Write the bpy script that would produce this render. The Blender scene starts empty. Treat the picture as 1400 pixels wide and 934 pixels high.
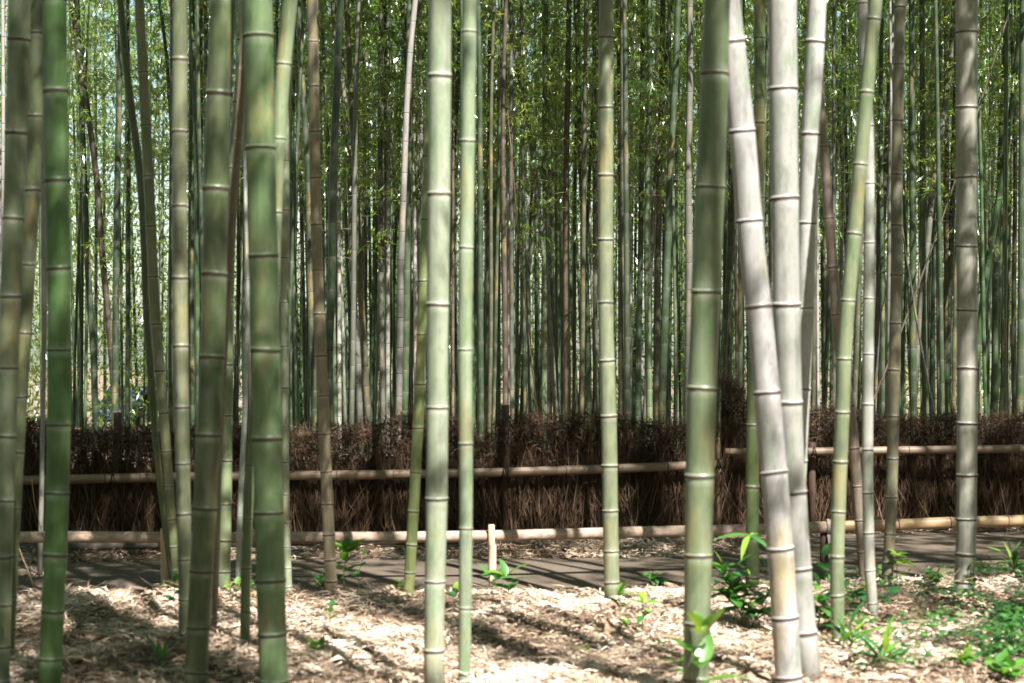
import bpy, math, random
import numpy as np
from mathutils import Vector, Matrix, Quaternion

random.seed(7)
rng = np.random.default_rng(7)
R = math.radians
SC = bpy.context.scene
COL = SC.collection

# ------------------------------------------------------------------ camera, sky, sun, exposure
CAM_H = 1.63
FPX = 2722.0          # focal length in photo pixels (70 mm on a 36 mm sensor, 1400 px wide)
HOR = 450.0           # horizon row of the photo
cam_d = bpy.data.cameras.new('camera')
cam_d.lens = 70.0
cam_d.sensor_width = 36.0
cam_d.clip_start = 0.1
cam_d.clip_end = 600.0
cam_d.dof.use_dof = True
cam_d.dof.focus_distance = 24.0
cam_d.dof.aperture_fstop = 3.6
cam = bpy.data.objects.new('camera', cam_d)
COL.objects.link(cam)
cam.location = (0, 0, CAM_H)
cam.rotation_euler = (R(90 - math.degrees(17 / FPX)), 0, 0)
SC.camera = cam

SUN_EL = R(50)
SUN_AZ = (0.46, -0.888)          # towards the sun: behind the camera, to the right
sv = Vector((SUN_AZ[0] * math.cos(SUN_EL), SUN_AZ[1] * math.cos(SUN_EL), math.sin(SUN_EL))).normalized()
world = bpy.data.worlds.new('World')
SC.world = world
world.use_nodes = True
wn = world.node_tree
wn.nodes.clear()
sky = wn.nodes.new('ShaderNodeTexSky')
sky.sky_type = 'NISHITA'
sky.sun_disc = False
sky.sun_elevation = SUN_EL
sky.sun_rotation = math.atan2(SUN_AZ[0], SUN_AZ[1])
bg = wn.nodes.new('ShaderNodeBackground')
bg.inputs['Strength'].default_value = 0.05
wo = wn.nodes.new('ShaderNodeOutputWorld')
wn.links.new(sky.outputs[0], bg.inputs[0])
wn.links.new(bg.outputs[0], wo.inputs[0])
sun_d = bpy.data.lights.new('sun', 'SUN')
sun_d.energy = 5.0
sun_d.angle = R(0.5)
sun_d.color = (1.0, 0.965, 0.92)
sun = bpy.data.objects.new('sun', sun_d)
COL.objects.link(sun)
sun.rotation_euler = sv.to_track_quat('Z', 'Y').to_euler()
sun.location = sv * 40

vs = SC.view_settings
vs.view_transform = 'Standard'
vs.look = 'None'
vs.exposure = 2.0
vs.gamma = 1.0
vs.use_curve_mapping = False
SC.render.engine = 'CYCLES'
cy = SC.cycles
cy.use_denoising = True
cy.max_bounces = 7
cy.diffuse_bounces = 3
cy.glossy_bounces = 2
cy.transmission_bounces = 4
cy.transparent_max_bounces = 4
cy.sample_clamp_indirect = 6.0
cy.caustics_reflective = False
cy.caustics_refractive = False


def P(px, py, Y):
    """photo pixel at depth Y -> point"""
    return Vector(((px - 700) / FPX * Y, Y, CAM_H - (py - HOR) / FPX * Y))


def ground_Y(py, z=0.0):
    return (CAM_H - z) * FPX / (py - HOR)


def sstep(a, b, x):
    t = np.clip((np.asarray(x, float) - a) / (b - a), 0, 1)
    return t * t * (3 - 2 * t)


# ------------------------------------------------------------------ object helpers
def tag(o, label=None, cat=None, group=None, kind=None):
    if label: o['label'] = label
    if cat: o['category'] = cat
    if group: o['group'] = group
    if kind: o['kind'] = kind
    return o


def empty(name, loc=(0, 0, 0), rz=0.0):
    o = bpy.data.objects.new(name, None)
    o.location = loc
    o.rotation_euler = (0, 0, rz)
    o.empty_display_size = 0.1
    COL.objects.link(o)
    return o


def mesh(name, verts, faces, mats, smooth=True, midx=None, attrs=None):
    m = bpy.data.meshes.new(name)
    v = np.asarray(verts, dtype=np.float64).reshape(-1, 3)
    if isinstance(faces, np.ndarray):
        nf, k = faces.shape
        m.vertices.add(len(v))
        m.vertices.foreach_set('co', v.ravel())
        m.loops.add(nf * k)
        m.loops.foreach_set('vertex_index', faces.ravel().astype(np.int32))
        m.polygons.add(nf)
        m.polygons.foreach_set('loop_start', np.arange(0, nf * k, k, dtype=np.int32))
        m.polygons.foreach_set('loop_total', np.full(nf, k, dtype=np.int32))
        m.update(calc_edges=True)
    else:
        m.from_pydata(v.tolist(), [], faces)
        m.update()
    for mt in (mats if isinstance(mats, (list, tuple)) else [mats]):
        m.materials.append(mt)
    if midx is not None:
        m.polygons.foreach_set('material_index', np.asarray(midx, dtype=np.int32))
    m.polygons.foreach_set('use_smooth', np.full(len(m.polygons), smooth))
    if attrs:
        for an, av in attrs.items():
            a = m.attributes.new(an, 'FLOAT', 'POINT')
            a.data.foreach_set('value', np.asarray(av, dtype=np.float32))
    return m


def obj(name, m, parent=None, loc=(0, 0, 0), color=None):
    o = bpy.data.objects.new(name, m)
    o.location = loc
    if parent is not None: o.parent = parent
    if color is not None: o.color = (*color, 1)
    COL.objects.link(o)
    return o


def tube(pts, radii, sides=8, cap=True):
    """swept tube; returns verts, faces(list)"""
    pts = np.asarray(pts, float)
    n = len(pts)
    radii = np.broadcast_to(np.asarray(radii, float), (n,))
    tan = np.gradient(pts, axis=0)
    tan /= np.linalg.norm(tan, axis=1)[:, None] + 1e-12
    ref = np.array([0, 1.0, 0]) if abs(tan[0][1]) < 0.8 else np.array([1.0, 0, 0])
    ang = np.linspace(0, 2 * math.pi, sides, endpoint=False)
    V = np.zeros((n, sides, 3))
    for i in range(n):
        u = np.cross(ref, tan[i]); u /= np.linalg.norm(u) + 1e-12
        w = np.cross(tan[i], u)
        V[i] = pts[i] + radii[i] * (np.cos(ang)[:, None] * u + np.sin(ang)[:, None] * w)
    F = []
    for i in range(n - 1):
        for j in range(sides):
            k = (j + 1) % sides
            F.append((i * sides + j, i * sides + k, (i + 1) * sides + k, (i + 1) * sides + j))
    if cap:
        F.append(tuple(range(sides - 1, -1, -1)))
        F.append(tuple((n - 1) * sides + j for j in range(sides)))
    return V.reshape(-1, 3), F


class Bag:
    """collects shapes for ONE mesh"""
    def __init__(s):
        s.v, s.f, s.n, s.t, s.m = [], [], 0, [], []
    def add(s, v, f, tint=0.5, mi=0):
        v = np.asarray(v, float)
        s.v.append(v)
        s.f += [tuple(i + s.n for i in q) for q in f]
        s.m += [mi] * len(f)
        s.t += [tint] * len(v)
        s.n += len(v)
    def box(s, lo, hi, tint=0.5, mi=0):
        x0, y0, z0 = lo; x1, y1, z1 = hi
        s.add([(x0, y0, z0), (x1, y0, z0), (x1, y1, z0), (x0, y1, z0), (x0, y0, z1), (x1, y0, z1), (x1, y1, z1), (x0, y1, z1)],
              [(3, 2, 1, 0), (4, 5, 6, 7), (0, 1, 5, 4), (1, 2, 6, 5), (2, 3, 7, 6), (3, 0, 4, 7)], tint, mi)
    def mesh(s, name, mats, smooth=True):
        return mesh(name, np.concatenate(s.v), s.f, mats, smooth, s.m, {'tint': s.t})


# ------------------------------------------------------------------ materials
def new_mat(name):
    m = bpy.data.materials.new(name)
    m.use_nodes = True
    nt = m.node_tree
    nt.nodes.clear()
    out = nt.nodes.new('ShaderNodeOutputMaterial')
    return m, nt, out


def N(nt, kind, **kw):
    n = nt.nodes.new(kind)
    for k, v in kw.items():
        if k in n.inputs: n.inputs[k].default_value = v
        else: setattr(n, k, v)
    return n


def ramp(nt, fac, stops):
    r = nt.nodes.new('ShaderNodeValToRGB')
    e = r.color_ramp.elements
    while len(e) < len(stops): e.new(0.5)
    for el, (p, c) in zip(e, stops):
        el.position = p
        el.color = (*c, 1) if len(c) == 3 else c
    nt.links.new(fac, r.inputs[0])
    return r.outputs[0]


def mixc(nt, fac, a, b, mode='MIX'):
    n = nt.nodes.new('ShaderNodeMix')
    n.data_type = 'RGBA'; n.blend_type = mode
    def put(sock, v):
        if hasattr(v, 'is_output') or isinstance(v, bpy.types.NodeSocket): nt.links.new(v, sock)
        elif isinstance(v, tuple): sock.default_value = (*v, 1) if len(v) == 3 else v
        else: sock.default_value = v
    put(n.inputs['Factor'], fac); put(n.inputs['A'], a); put(n.inputs['B'], b)
    return n.outputs['Result']


def noise(nt, vec, scale, detail=3.0, rough=0.55, w=None):
    n = nt.nodes.new('ShaderNodeTexNoise')
    if w is not None:
        n.noise_dimensions = '4D'
        nt.links.new(w, n.inputs['W'])
    n.inputs['Scale'].default_value = scale
    n.inputs['Detail'].default_value = detail
    n.inputs['Roughness'].default_value = rough
    if vec is not None: nt.links.new(vec, n.inputs['Vector'])
    return n.outputs['Fac']


def mapped(nt, scale, coord='Object'):
    tc = nt.nodes.new('ShaderNodeTexCoord')
    mp = nt.nodes.new('ShaderNodeMapping')
    mp.inputs['Scale'].default_value = scale
    nt.links.new(tc.outputs[coord], mp.inputs['Vector'])
    return mp.outputs[0]


def attr(nt, name):
    a = nt.nodes.new('ShaderNodeAttribute')
    a.attribute_name = name
    return a.outputs['Fac']


def bsdf(nt, out, color, rough=0.6, spec=0.3, bump=None, bstr=0.3, bdist=0.01):
    b = nt.nodes.new('ShaderNodeBsdfPrincipled')
    if isinstance(color, tuple): b.inputs['Base Color'].default_value = (*color, 1)
    else: nt.links.new(color, b.inputs['Base Color'])
    if isinstance(rough, float): b.inputs['Roughness'].default_value = rough
    else: nt.links.new(rough, b.inputs['Roughness'])
    b.inputs['Specular IOR Level'].default_value = spec
    if bump is not None:
        bp = nt.nodes.new('ShaderNodeBump')
        bp.inputs['Strength'].default_value = bstr
        bp.inputs['Distance'].default_value = bdist
        nt.links.new(bump, bp.inputs['Height'])
        nt.links.new(bp.outputs[0], b.inputs['Normal'])
    nt.links.new(b.outputs[0], out.inputs[0])
    return b


def mat_culm():
    """bamboo skin; its hue comes from the object's own colour, plus bloom, blotches and streaks"""
    m, nt, out = new_mat('bamboo_skin')
    oi = nt.nodes.new('ShaderNodeObjectInfo')
    rnd = nt.nodes.new('ShaderNodeMath'); rnd.operation = 'MULTIPLY'; rnd.inputs[1].default_value = 37.0
    nt.links.new(oi.outputs['Random'], rnd.inputs[0])
    w = rnd.outputs[0]
    base = oi.outputs['Color']
    st = noise(nt, mapped(nt, (60, 60, 1.2)), 1.0, 4, 0.6, w)          # long fibres
    c = mixc(nt, ramp(nt, st, [(0.3, (0, 0, 0)), (0.75, (1, 1, 1))]), mixc(nt, 1.0, base, (0.70, 0.74, 0.70), 'MULTIPLY'), mixc(nt, 1.0, base, (1.08, 1.05, 1.05), 'MULTIPLY'))
    bl = noise(nt, mapped(nt, (9, 9, 2.6)), 1.0, 5, 0.65, w)           # pale waxy bloom
    pale = mixc(nt, 0.25, mixc(nt, 1.0, base, (1.6, 1.5, 1.55), 'MULTIPLY'), (0.20, 0.205, 0.17))
    c = mixc(nt, ramp(nt, bl, [(0.46, (0, 0, 0)), (0.72, (0.6, 0.6, 0.6))]), c, pale)
    al = noise(nt, mapped(nt, (11, 11, 3.2)), 1.3, 5, 0.7, w)          # deep green algae
    c = mixc(nt, ramp(nt, al, [(0.50, (0, 0, 0)), (0.66, (0.7, 0.7, 0.7))]), c, mixc(nt, 1.0, base, (0.42, 0.62, 0.36), 'MULTIPLY'))
    ye = noise(nt, mapped(nt, (5, 5, 1.7)), 1.0, 4, 0.6, w)            # ochre sunburn blotches
    c = mixc(nt, ramp(nt, ye, [(0.56, (0, 0, 0)), (0.70, (0.65, 0.65, 0.65))]), c, (0.27, 0.20, 0.085))
    gr = noise(nt, mapped(nt, (16, 16, 5)), 1.0, 6, 0.7, w)            # sooty grey stains
    c = mixc(nt, ramp(nt, gr, [(0.52, (0, 0, 0)), (0.70, (0.65, 0.65, 0.65))]), c, (0.085, 0.08, 0.075))
    sp = noise(nt, mapped(nt, (90, 90, 60)), 1.0, 3, 0.6, w)            # specks of lichen and dirt
    c = mixc(nt, ramp(nt, sp, [(0.6, (0, 0, 0)), (0.72, (0.55, 0.55, 0.55))]), c, (0.08, 0.072, 0.058))
    sc = noise(nt, mapped(nt, (140, 140, 4)), 1.0, 2, 0.5, w)           # pale scratches along the culm
    c = mixc(nt, ramp(nt, sc, [(0.70, (0, 0, 0)), (0.78, (0.35, 0.35, 0.35))]), c, (0.34, 0.33, 0.28))
    ring = attr(nt, 'bloom')                                            # powdery band under every node
    brk = nt.nodes.new('ShaderNodeMath'); brk.operation = 'MULTIPLY'
    nt.links.new(ring, brk.inputs[0]); nt.links.new(ramp(nt, noise(nt, mapped(nt, (25, 25, 12)), 1.0, 4, 0.65, w), [(0.35, (0.15, 0.15, 0.15)), (0.65, (1, 1, 1))]), brk.inputs[1])
    c = mixc(nt, brk.outputs[0], c, mixc(nt, 0.4, mixc(nt, 1.0, base, (1.9, 1.8, 1.9), 'MULTIPLY'), (0.42, 0.42, 0.39)))
    bsdf(nt, out, c, 0.42, 0.35, st, 0.08, 0.004)
    return m


def mat_var(name, stops, scale=(1, 1, 1), rough=0.8, spec=0.15, bstr=0.4, bdist=0.01, tint=0.6, ns=6.0):
    """colour ramp over a mix of noise and the per-piece tint attribute"""
    m, nt, out = new_mat(name)
    nz = noise(nt, mapped(nt, scale), ns, 5, 0.6)
    mx = nt.nodes.new('ShaderNodeMix'); mx.data_type = 'FLOAT'
    mx.inputs['Factor'].default_value = tint
    nt.links.new(nz, mx.inputs['A']); nt.links.new(attr(nt, 'tint'), mx.inputs['B'])
    bsdf(nt, out, ramp(nt, mx.outputs['Result'], stops), rough, spec, nz, bstr, bdist)
    return m


def mat_leaf(name, stops, trans=0.45, gloss=0.08, grough=0.35):
    m, nt, out = new_mat(name)
    oi = nt.nodes.new('ShaderNodeObjectInfo')
    a = nt.nodes.new('ShaderNodeMath'); a.operation = 'MULTIPLY_ADD'
    a.inputs[1].default_value = 0.35
    nt.links.new(oi.outputs['Random'], a.inputs[0])
    b = nt.nodes.new('ShaderNodeMath'); b.operation = 'MULTIPLY'
    b.inputs[1].default_value = 0.65
    nt.links.new(attr(nt, 'tint'), b.inputs[0])
    nt.links.new(b.outputs[0], a.inputs[2])
    col = ramp(nt, a.outputs[0], stops)
    d = nt.nodes.new('ShaderNodeBsdfDiffuse')
    t = nt.nodes.new('ShaderNodeBsdfTranslucent')
    g = nt.nodes.new('ShaderNodeBsdfGlossy'); g.inputs['Roughness'].default_value = grough
    nt.links.new(col, d.inputs['Color'])
    tc = mixc(nt, 1.0, col, (1.25, 1.2, 0.55), 'MULTIPLY')
    nt.links.new(tc, t.inputs['Color'])
    m1 = nt.nodes.new('ShaderNodeMixShader'); m1.inputs[0].default_value = trans
    nt.links.new(d.outputs[0], m1.inputs[1]); nt.links.new(t.outputs[0], m1.inputs[2])
    m2 = nt.nodes.new('ShaderNodeMixShader'); m2.inputs[0].default_value = gloss
    nt.links.new(m1.outputs[0], m2.inputs[1]); nt.links.new(g.outputs[0], m2.inputs[2])
    nt.links.new(m2.outputs[0], out.inputs[0])
    return m


M_CULM = mat_culm()
M_SCAR = mat_var('node_scar', [(0.3, (0.045, 0.03, 0.026)), (0.7, (0.10, 0.07, 0.06))], tint=0.0, ns=30)
M_LEAF = mat_leaf('bamboo_leaf', [(0.0, (0.04, 0.12, 0.018)), (0.35, (0.11, 0.22, 0.028)), (0.7, (0.22, 0.32, 0.042)), (0.9, (0.34, 0.38, 0.06)), (1.0, (0.40, 0.35, 0.09))], 0.60, 0.16, 0.3)
M_BRANCH = mat_var('dry_branch', [(0.0, (0.06, 0.05, 0.03)), (0.5, (0.14, 0.105, 0.06)), (1.0, (0.27, 0.20, 0.11))])
M_LITTER = mat_var('dead_bamboo_leaf', [(0.0, (0.06, 0.040, 0.028)), (0.25, (0.17, 0.118, 0.083)), (0.5, (0.35, 0.25, 0.17)), (0.8, (0.56, 0.445, 0.345)), (1.0, (0.70, 0.60, 0.50))], tint=0.88, ns=20, bstr=0.2)
M_SOIL = mat_var('forest_soil', [(0.25, (0.06, 0.045, 0.03)), (0.5, (0.17, 0.125, 0.085)), (0.75, (0.36, 0.28, 0.19))], tint=0.0, ns=9, bstr=0.8, bdist=0.03)
M_SHEATH = mat_var('dry_sheath', [(0.2, (0.10, 0.065, 0.042)), (0.55, (0.25, 0.17, 0.115)), (0.85, (0.42, 0.31, 0.22))], scale=(1, 1, 1), tint=0.3, ns=14)
M_TWIG = mat_var('brushwood', [(0.0, (0.014, 0.010, 0.008)), (0.45, (0.052, 0.031, 0.019)), (0.8, (0.125, 0.078, 0.046)), (1.0, (0.25, 0.175, 0.11))], tint=0.85, ns=30)
M_RAIL = mat_var('dried_bamboo_pole', [(0.2, (0.09, 0.063, 0.043)), (0.5, (0.165, 0.115, 0.075)), (0.8, (0.25, 0.18, 0.12))], scale=(0.6, 4, 4), tint=0.25, ns=6, rough=0.5, spec=0.3, bstr=0.1)
M_GOLD = mat_var('golden_bamboo_pole', [(0.2, (0.17, 0.105, 0.055)), (0.5, (0.32, 0.21, 0.115)), (0.8, (0.45, 0.32, 0.19))], scale=(0.6, 5, 5), tint=0.25, ns=6, rough=0.42, spec=0.35, bstr=0.1)
M_LOG = mat_var('weathered_pole', [(0.2, (0.12, 0.085, 0.065)), (0.45, (0.26, 0.19, 0.145)), (0.62, (0.38, 0.29, 0.225)), (0.85, (0.50, 0.40, 0.32))], scale=(2.2, 5, 5), tint=0.15, ns=7, rough=0.7, bstr=0.35, bdist=0.006)
M_GREYLOG = mat_var('grey_log', [(0.2, (0.04, 0.034, 0.028)), (0.7, (0.11, 0.095, 0.08))], scale=(1.5, 6, 6), tint=0.1, ns=7)
M_POST = mat_var('peeled_post', [(0.2, (0.26, 0.18, 0.12)), (0.5, (0.42, 0.31, 0.215)), (0.8, (0.54, 0.42, 0.31))], scale=(8, 8, 1.2), tint=0.2, ns=6, bstr=0.3)
M_DARKPOST = mat_var('brown_post', [(0.2, (0.035, 0.023, 0.017)), (0.7, (0.095, 0.062, 0.045))], scale=(8, 8, 1.2), tint=0.2, ns=6)
M_ROPE = mat_var('dark_twine', [(0.2, (0.012, 0.010, 0.009)), (0.8, (0.035, 0.03, 0.026))], tint=0.2)
M_STRAP = mat_var('grey_strap', [(0.2, (0.16, 0.13, 0.11)), (0.8, (0.34, 0.29, 0.26))], tint=0.2)
M_BROAD = mat_leaf('broad_leaf', [(0.0, (0.018, 0.085, 0.028)), (0.45, (0.04, 0.15, 0.035)), (0.75, (0.11, 0.26, 0.035)), (1.0, (0.25, 0.38, 0.05))], 0.42, 0.10, 0.28)
M_STEM = mat_var('green_stem', [(0.2, (0.07, 0.10, 0.03)), (0.8, (0.20, 0.20, 0.08))], tint=0.5)


def mat_asphalt():
    m, nt, out = new_mat('asphalt')
    a = noise(nt, mapped(nt, (1, 1, 1)), 1.3, 5, 0.6)
    b = noise(nt, mapped(nt, (1, 1, 1)), 160, 2, 0.6)
    c = ramp(nt, a, [(0.3, (0.066, 0.049, 0.035)), (0.7, (0.110, 0.084, 0.062))])
    c = mixc(nt, ramp(nt, b, [(0.42, (0, 0, 0)), (0.65, (0.5, 0.5, 0.5))]), c, (0.18, 0.148, 0.115))
    bsdf(nt, out, c, 0.9, 0.15, b, 0.5, 0.005)
    return m
M_ASPHALT = mat_asphalt()

# ------------------------------------------------------------------ the ground and the path
NEAR_EDGE = [(-9, 12.1), (-3.2, 12.35), (-1, 12.42), (0.6, 12.52), (1.6, 12.8), (3.0, 13.2), (9, 15.0)]
FAR_EDGE = [(-9, 13.4), (-3.3, 13.80), (-1.8, 14.0), (-0.4, 14.05), (0.6, 14.12), (1.5, 14.25), (1.95, 14.7), (2.3, 15.6), (2.8, 15.85), (4.2, 15.95), (9, 16.4)]
def near_edge(x): return np.interp(x, *zip(*NEAR_EDGE))
def far_edge(x): return np.interp(x, *zip(*FAR_EDGE))


def ground_z(x, y):
    x = np.asarray(x, float); y = np.asarray(y, float)
    ne = near_edge(x); fe = far_edge(x)
    a = 1 - sstep(ne - 0.9, ne - 0.1, y)
    bump = 0.022 * (np.sin(x * 3.1 + 1.3 * y) + np.sin(1.7 * x - 2.9 * y + 1) + 0.7 * np.sin(6.3 * x + 4.1 * y + 2) + 0.6 * np.sin(-7.1 * x + 6.6 * y)) + 0.03
    far = sstep(fe + 0.02, fe + 0.5, y)
    z = a * bump + far * (0.035 + 0.4 * (bump - 0.03)) - 0.012 * (1 - a) * (1 - far)
    return z - 6.5 * sstep(32, 66, y)


def build_ground():
    xs = np.unique(np.concatenate([np.linspace(-150, -10, 15), np.linspace(-10, 10, 160), np.linspace(10, 150, 15)]))
    ys = np.unique(np.concatenate([np.linspace(-60, 6, 12), np.linspace(6, 17, 170), np.linspace(17, 70, 40), np.linspace(70, 400, 12)]))
    X, Y = np.meshgrid(xs, ys)
    V = np.stack([X, Y, ground_z(X, Y)], -1).reshape(-1, 3)
    nx, ny = len(xs), len(ys)
    i = np.arange(nx - 1)[None, :] + nx * np.arange(ny - 1)[:, None]
    F = np.stack([i, i + 1, i + 1 + nx, i + nx], -1).reshape(-1, 4)
    g = obj('ground', mesh('ground', V, F, M_SOIL))
    tag(g, kind='structure')
    px = np.linspace(-9, 9, 91)
    ro = rng.normal(0, 0.012, (2, len(px)))
    V = []; F = []
    for k in range(len(px)):
        a, b = near_edge(px[k]) - 0.02 + ro[0, k], far_edge(px[k]) + 0.02 + ro[1, k]
        for t in np.linspace(0, 1, 5): V.append((px[k], a + (b - a) * t, 0.006 + 0.012 * math.sin(math.pi * t)))
    for k in range(len(px) - 1):
        for q in range(4): F.append((k * 5 + q, (k + 1) * 5 + q, (k + 1) * 5 + q + 1, k * 5 + q + 1))
    tag(obj('path', mesh('path', V, F, M_ASPHALT)), kind='structure')
build_ground()


# ------------------------------------------------------------------ leaf litter (nobody could count it)
def leaf_strips(pos, dirs, ups, length, width, curl):
    """many curved leaves of 2 segments: arrays (n,3) etc -> verts, faces"""
    n = len(pos)
    d = dirs / np.linalg.norm(dirs, axis=1)[:, None]
    s = np.cross(d, ups); s /= np.linalg.norm(s, axis=1)[:, None] + 1e-9
    u = np.cross(s, d)
    L = length[:, None]; W = width[:, None]; C = curl[:, None]
    p0 = pos
    p1 = pos + d * L * 0.45 + u * C * L * 0.22
    p2 = pos + d * L * 0.92
    V = np.stack([p0, p1 - s * W * 0.5, p1 + s * W * 0.5 + u * W * 0.25, p2], 1).reshape(-1, 3)
    i = 4 * np.arange(n)
    F = np.concatenate([np.stack([i, i + 1, i + 2], 1), np.stack([i + 1, i + 3, i + 2], 1)])
    return V, F


def litter(name, n, sampler, zoff, label):
    x, y = sampler(n)
    z = ground_z(x, y) + rng.random(n) ** 1.7 * zoff * (0.3 + 0.7 * sstep(0.0, 0.5, np.abs(near_edge(x) - y))) + 0.004
    th = rng.random(n) * 2 * math.pi
    tilt = rng.normal(0, 0.12, n)
    d = np.stack([np.cos(th), np.sin(th), tilt], 1)
    up = np.stack([rng.normal(0, 0.2, n), rng.normal(0, 0.2, n), np.ones(n)], 1)
    big = rng.random(n) < 0.03
    L = np.where(big, rng.uniform(0.10, 0.20, n), rng.uniform(0.05, 0.14, n))
    W = np.where(big, rng.uniform(0.016, 0.036, n), rng.uniform(0.005, 0.011, n))
    st = rng.random(n) < 0.04
    L = np.where(st, rng.uniform(0.15, 0.4, n), L); W = np.where(st, 0.004, W)
    V, F = leaf_strips(np.stack([x, y, z], 1), d, up, L, W, rng.normal(0.05, 0.35, n))
    t = np.clip(rng.normal(0.72, 0.22, n) - 0.35 * (rng.random(n) < 0.16) - 0.4 * big - 0.35 * st, 0, 1)
    t = np.clip(t - (0.12 if 'path and' in label else 0) - 0.17 * (np.sin(2.3 * x + 1.9 * y) + np.sin(4.7 * x - 3.1 * y + 1) + np.sin(9 * x + 7 * y) * 0.7), 0, 1)
    o = obj(name, mesh(name, V, F, M_LITTER, False, None, {'tint': np.repeat(t, 4)}))
    tag(o, label, 'leaf litter', kind='stuff')
    return o


def s_front(n):
    y = 8.3 + rng.random(n) ** 1.05 * 4.7
    x = rng.uniform(-1, 1, n) * (y * 0.272 + 1.5)
    lim = near_edge(x) - 0.02 + rng.normal(0, 0.05, n)
    y = np.where(y > lim, 8.3 + rng.random(n) * (lim - 8.3), y)
    return x, y
def s_fence(n):
    x = rng.uniform(-5.8, 6.2, n)
    fe = far_edge(x)
    wd = np.where(x < 1.8, 0.75, 0.45)
    return x, fe + 0.0 + rng.random(n) * wd
litter('leaf_litter', 150000, s_front, 0.035, 'pale dry bamboo leaves covering the ground between the near culms')
litter('leaf_litter', 27000, s_fence, 0.04, 'strip of dry bamboo leaves between the path and brushwood fence')
# a thin scatter of leaves blown onto the path
def s_path(n):
    x = rng.uniform(-4.2, 5.0, n)
    a, b = near_edge(x), far_edge(x)
    t = rng.random(n)
    t = np.where(rng.random(n) < 0.7, 0.5 + 0.5 * np.sign(t - 0.5) * np.abs(2 * t - 1) ** 0.3, t)
    return x, a + (b - a) * t
litter('leaf_litter', 900, s_path, 0.012, 'stray dry bamboo leaves scattered on the asphalt path')


# ------------------------------------------------------------------ bamboo
def ring_mesh():
    prof = [(0.985, -0.30), (1.010, -0.20), (1.045, -0.12), (1.045, -0.075), (1.010, -0.02), (1.018, 0.03), (1.075, 0.08), (1.065, 0.15), (1.025, 0.24), (0.985, 0.34)]
    sides = 28
    V = []; F = []; mi = []; bl = []
    for k, (r, z) in enumerate(prof):
        for j in range(sides):
            a = 2 * math.pi * j / sides
            w = 1 + 0.006 * math.sin(3 * a + k) + 0.004 * math.sin(7 * a)
            V.append((r * w * math.cos(a), r * w * math.sin(a), z + 0.022 * math.sin(2 * a + 1) + (0.018 * math.sin(5 * a + 2 * k) if 1 <= k <= 4 else 0)))
            bl.append(0.55 if k < 2 else (0.35 if k > 5 else 0))
    for k in range(len(prof) - 1):
        for j in range(sides):
            q = (j + 1) % sides
            F.append((k * sides + j, k * sides + q, (k + 1) * sides + q, (k + 1) * sides + j))
            mi.append(1 if 1 <= k <= 4 else 0)
    return mesh('node_ring', V, F, [M_CULM, M_SCAR], True, mi, {'bloom': bl})
RING = ring_mesh()


def hermite(zs, xs):
    """smooth x(z) through sorted knots, straight beyond the ends"""
    zs = np.asarray(zs, float); xs = np.asarray(xs, float)
    m = np.gradient(xs, zs) if len(zs) > 2 else np.full(len(zs), (xs[-1] - xs[0]) / (zs[-1] - zs[0]))
    def f(z):
        z = np.asarray(z, float)
        i = np.clip(np.searchsorted(zs, z) - 1, 0, len(zs) - 2)
        h = zs[i + 1] - zs[i]
        t = np.clip((z - zs[i]) / h, 0, 1)
        v = ((2 * t**3 - 3 * t**2 + 1) * xs[i] + (t**3 - 2 * t**2 + t) * h * m[i] + (-2 * t**3 + 3 * t**2) * xs[i + 1] + (t**3 - t**2) * h * m[i + 1])
        v = np.where(z < zs[0], xs[0] + (z - zs[0]) * m[0] * 0.8, v)
        v = np.where(z > zs[-1], xs[-1] + (z - zs[-1]) * m[-1] / (1 + 0.10 * np.maximum(z - zs[-1], 0)), v)
        return v
    return f


def culm_mesh(cx, cyf, rad, nodes, z0, z1, sides, own_rings):
    """a culm as one tube; cx, cyf, rad are functions of height"""
    zs, bl, mul = [z0], [0.0], [1.0]
    nodes = [n for n in nodes if z0 + 0.01 < n < z1 - 0.05]
    mi_rows = []
    for k, nz in enumerate(nodes):
        r = float(rad(nz))
        if own_rings:
            seq = [(-0.5 * r, 0.25, 1.0), (-0.16 * r, 0.5, 1.02), (0.10 * r, 0.0, 1.02), (0.5 * r, 0.0, 1.0)]
        else:
            seq = [(-0.75 * r, 0.0, 1.0), (-0.24 * r, 0.55, 1.0), (0.26 * r, 0.3, 1.0), (0.8 * r, 0.0, 1.0)]
        for dz, b, m in seq:
            if nz + dz > zs[-1] + 0.002:
                if own_rings and dz == 0.10 * r: mi_rows.append(len(zs) - 1)
                zs.append(nz + dz); bl.append(b); mul.append(m)
        nx = nodes[k + 1] if k + 1 < len(nodes) else z1
        for t in ((0.35, 0.65) if not own_rings else (0.5,)):
            z = nz + (nx - nz) * t
            if z > zs[-1] + 0.01: zs.append(z); bl.append(0.0); mul.append(0.985)
    zs.append(z1); bl.append(0); mul.append(1)
    zs = np.array(zs)
    pts = np.stack([cx(zs), cyf(zs), zs], 1)
    V, F = tube(pts, rad(zs) * np.array(mul), sides)
    mi = np.zeros(len(F), int)
    for row in mi_rows: mi[row * sides:(row + 1) * sides] = 1
    return V, F, mi, np.repeat(bl, sides)


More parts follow.
